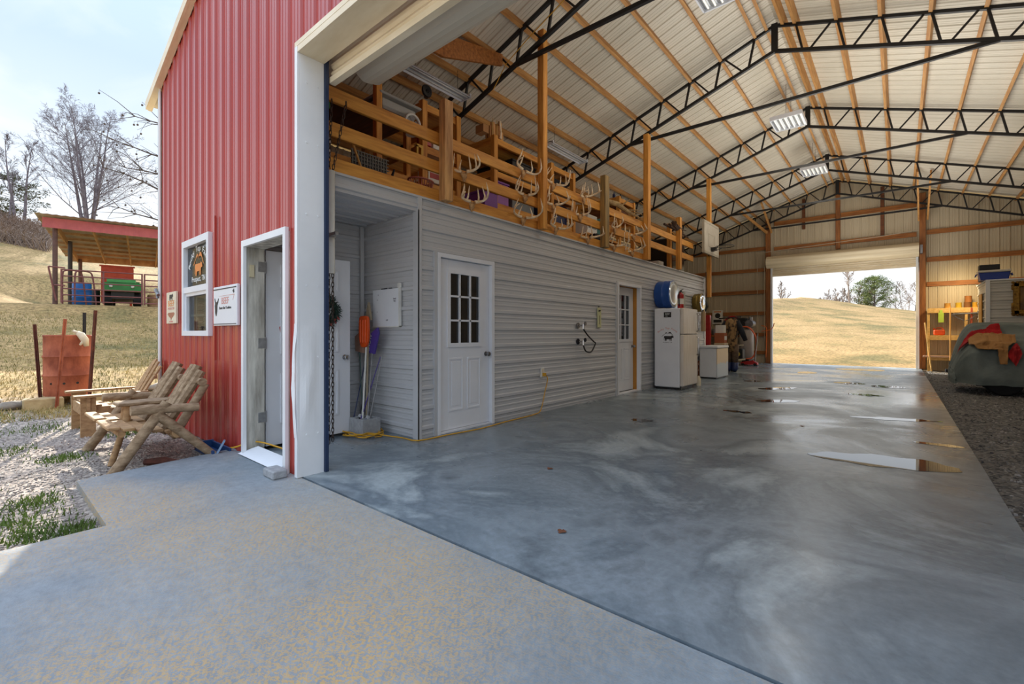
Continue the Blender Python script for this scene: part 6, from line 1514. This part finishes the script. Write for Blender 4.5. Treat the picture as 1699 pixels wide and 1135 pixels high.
# evergreens: clumped needle sprays on whorled boughs
def conifer(nm, label, base, H, W_, m, seed, crown=.2, round_=True, n=60, clump=34, bark_m=None, sz_=1.0):
    r = random.Random(seed); t = thing(nm, label, 'tree', base); b0 = Vector(base); tr = MB(); lf = MB()
    tr.tube([b0, b0+Vector((r.uniform(-.1, .1), 0, H*.5)), b0+Vector((0, 0, H*.96))], [H*.022, H*.016, H*.004], 8)
    for i in range(n):
        f = crown + (1-crown)*(i+.5)/n; z = f*H
        g = (f-crown)/(1-crown); wid = W_*(math.sin(PI*(.16+.8*g))**.8 if round_ else (1.02-g))
        a = r.uniform(0, 2*PI); L = wid*r.uniform(.6, 1.05); st = b0+Vector((0, 0, z-.1*L)); e = st+Vector((math.cos(a)*L, math.sin(a)*L, L*.28))
        tr.tube([st, (st+e)/2+Vector((0, 0, -.05*L)), e], [H*.006, H*.004, H*.002], 4)
        for q in range(3):
            c = st + (e-st)*(.5+.25*q); R = H*.062*r.uniform(.8, 1.3)*sz_
            for _ in range(clump):
                d = Vector((r.gauss(0, 1), r.gauss(0, 1), r.gauss(0, .6))); p = c + d*R*.62
                u = Vector((r.uniform(-1, 1), r.uniform(-1, 1), r.uniform(-.2, 1))).normalized()*R*.55; w = u.orthogonal().normalized()*R*.13
                lf.add([p-w, p+w, p+u], [(0, 1, 2)])
    tr.build('trunk', bark_m or barkd, t); lf.build('foliage', m, t); return t
conifer('evergreen_tree', 'dull green evergreen at the left edge of the hilltop', at(-1.09, 43), 4.6, 2.6, ever_l, 3, .1, True, 40, 30)
conifer('evergreen_tree', 'tiny evergreen top peeking over the shed roof, left one', at(-.845, 60), 4.0, 1.0, ever_l, 4, .2, False, 24, 16)
conifer('evergreen_tree', 'tiny evergreen top peeking over the shed roof, right one', at(-.82, 60), 3.7, 1.0, ever_l, 6, .2, False, 24, 16)
conifer('pine_tree', 'big rounded green pine on the ridge through the back doorway', at(.792, 66), 5.9, 2.9, pine_l, 8, .2, True, 80, 42, bark, .85)
grp = 'bare trees on the far ridge'
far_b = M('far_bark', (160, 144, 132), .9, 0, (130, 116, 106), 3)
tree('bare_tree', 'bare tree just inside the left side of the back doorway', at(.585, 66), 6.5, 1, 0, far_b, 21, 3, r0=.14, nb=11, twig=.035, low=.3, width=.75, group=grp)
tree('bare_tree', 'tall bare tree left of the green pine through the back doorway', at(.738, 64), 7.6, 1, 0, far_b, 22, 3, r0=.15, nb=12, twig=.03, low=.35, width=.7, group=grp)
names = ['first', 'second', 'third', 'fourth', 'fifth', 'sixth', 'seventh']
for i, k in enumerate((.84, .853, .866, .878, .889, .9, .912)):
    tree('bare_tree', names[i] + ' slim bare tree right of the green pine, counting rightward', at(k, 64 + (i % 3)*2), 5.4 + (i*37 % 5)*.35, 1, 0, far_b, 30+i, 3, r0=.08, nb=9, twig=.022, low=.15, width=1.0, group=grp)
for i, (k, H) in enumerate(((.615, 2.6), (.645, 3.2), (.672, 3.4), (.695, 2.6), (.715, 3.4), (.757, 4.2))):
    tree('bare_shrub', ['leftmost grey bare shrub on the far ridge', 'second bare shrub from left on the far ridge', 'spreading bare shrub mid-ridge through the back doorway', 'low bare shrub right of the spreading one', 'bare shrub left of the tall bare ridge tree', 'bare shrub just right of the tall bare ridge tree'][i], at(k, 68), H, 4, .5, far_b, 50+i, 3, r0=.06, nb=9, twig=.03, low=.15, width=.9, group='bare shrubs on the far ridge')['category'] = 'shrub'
# brush along the left hilltop
r = random.Random(77); mb = MB()
for i in range(2600):
    k = -1.16 + .15*r.random(); d = r.uniform(33, 41); x, y, z = at(k, d); a = r.uniform(0, 2*PI); h = r.uniform(.5, 1.7); l = Vector((math.cos(a)*h*.6, math.sin(a)*h*.6, h))
    p = Vector((x, y, z)); mb.tube([p, p + l*.5 + Vector((0, 0, .1)), p + l + Vector((r.uniform(-.3, .3), r.uniform(-.3, .3), -.2*h))], [.022, .018, .008], 3, caps=False)
o = mb.build('brush', brush_m, None, org=at(-1.1, 37)); tag(o, 'tangled grey-brown brush on the hilltop at far left', 'brush', kind='stuff')
# ------------------------------------------------------------------ camera, sun, sky, lamps
cam = bpy.data.cameras.new('camera'); co = bpy.data.objects.new('camera', cam); COL.objects.link(co)
cam.sensor_width = 36; cam.lens = 760/1699*36; cam.shift_y = -14.5/1699; cam.clip_end = 500; cam.clip_start = .05
co.location = (0, 0, 1.2); co.rotation_euler = (PI/2, 0, math.radians(40.2)); SC.camera = co
sd = bpy.data.lights.new('sun', 'SUN'); so = bpy.data.objects.new('sun', sd); COL.objects.link(so)
sd.energy = 9.5; sd.angle = math.radians(.6); sd.color = (1, .92, .78)
so.rotation_euler = Vector((1, -.35, -.5)).to_track_quat('-Z', 'Y').to_euler(); so.location = (-20, 10, 20)
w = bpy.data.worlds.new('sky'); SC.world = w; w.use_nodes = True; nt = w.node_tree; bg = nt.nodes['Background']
tc = N(nt, 'ShaderNodeTexCoord'); sx = N(nt, 'ShaderNodeSeparateXYZ'); nt.links.new(tc.outputs['Generated'], sx.inputs[0])
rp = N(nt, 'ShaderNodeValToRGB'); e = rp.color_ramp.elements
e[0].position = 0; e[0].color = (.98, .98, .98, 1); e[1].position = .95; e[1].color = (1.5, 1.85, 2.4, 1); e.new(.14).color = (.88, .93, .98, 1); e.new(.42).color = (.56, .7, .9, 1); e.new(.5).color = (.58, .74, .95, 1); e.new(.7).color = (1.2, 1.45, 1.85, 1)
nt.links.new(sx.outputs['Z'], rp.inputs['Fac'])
mp = N(nt, 'ShaderNodeMapping'); mp.inputs['Scale'].default_value = (1.2, 2.2, 4.5); nt.links.new(tc.outputs['Generated'], mp.inputs['Vector'])
nz = N(nt, 'ShaderNodeTexNoise', Scale=1.7, Detail=6, Roughness=.55, Distortion=.5); nt.links.new(mp.outputs['Vector'], nz.inputs['Vector'])
cr = N(nt, 'ShaderNodeValToRGB'); cr.color_ramp.elements[0].position = .42; cr.color_ramp.elements[1].position = .8; cr.color_ramp.elements[1].color = (.75, .75, .75, 1); nt.links.new(nz.outputs['Fac'], cr.inputs['Fac'])
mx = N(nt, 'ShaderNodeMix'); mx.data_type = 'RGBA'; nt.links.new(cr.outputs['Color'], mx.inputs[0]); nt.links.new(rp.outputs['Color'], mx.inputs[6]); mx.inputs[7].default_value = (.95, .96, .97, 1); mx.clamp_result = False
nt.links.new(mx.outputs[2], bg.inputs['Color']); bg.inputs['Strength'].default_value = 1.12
def area(nm, loc, size, energy, col, rot=(0, 0, 0)):
    l = bpy.data.lights.new(nm, 'AREA'); l.shape = 'RECTANGLE'; l.size = size[0]; l.size_y = size[1]; l.energy = energy; l.color = col
    o = bpy.data.objects.new(nm, l); COL.objects.link(o); o.location = loc; o.rotation_euler = rot; return o
for y in (6.7, 12.0, 16.1): area('high_bay_lamp', (-1.92, y, 5.96), (.55, .65), 25, (1, .93, .8))
for y, e_ in ((6.2, 85), (11.5, 135), (17.3, 105)): area('roof_fill', (-.7, y, 3.0), (3.2, 4.6), e_, (1, .97, .92), (PI, 0, 0))  # added fill with no fixture, brightens the roof from below
area('shelf_glow_fill', (1.5, 19.5, 2.9), (.5, .3), 26, (1, .78, .46), (math.radians(38), 0, math.radians(-4)))  # added warm fill, stands in for sun glow on the tool shelf
area('loft_fill', (-6.2, 7.5, 3.4), (1.0, 9), 7, (1, .95, .86), (PI, 0, 0))  # added fill with no fixture, lifts the roof over the loft
SC.view_settings.view_transform = 'Standard'; SC.view_settings.look = 'None'; SC.view_settings.exposure = .18
SC.cycles.max_bounces = 10; SC.cycles.diffuse_bounces = 6; SC.cycles.caustics_reflective = False; SC.cycles.caustics_refractive = False
SC.cycles.use_denoising = True
try: SC.cycles.denoiser = 'OPENIMAGEDENOISE'
except Exception: pass
SC.cycles.sample_clamp_indirect = 6
SC.cycles.transparent_max_bounces = 12
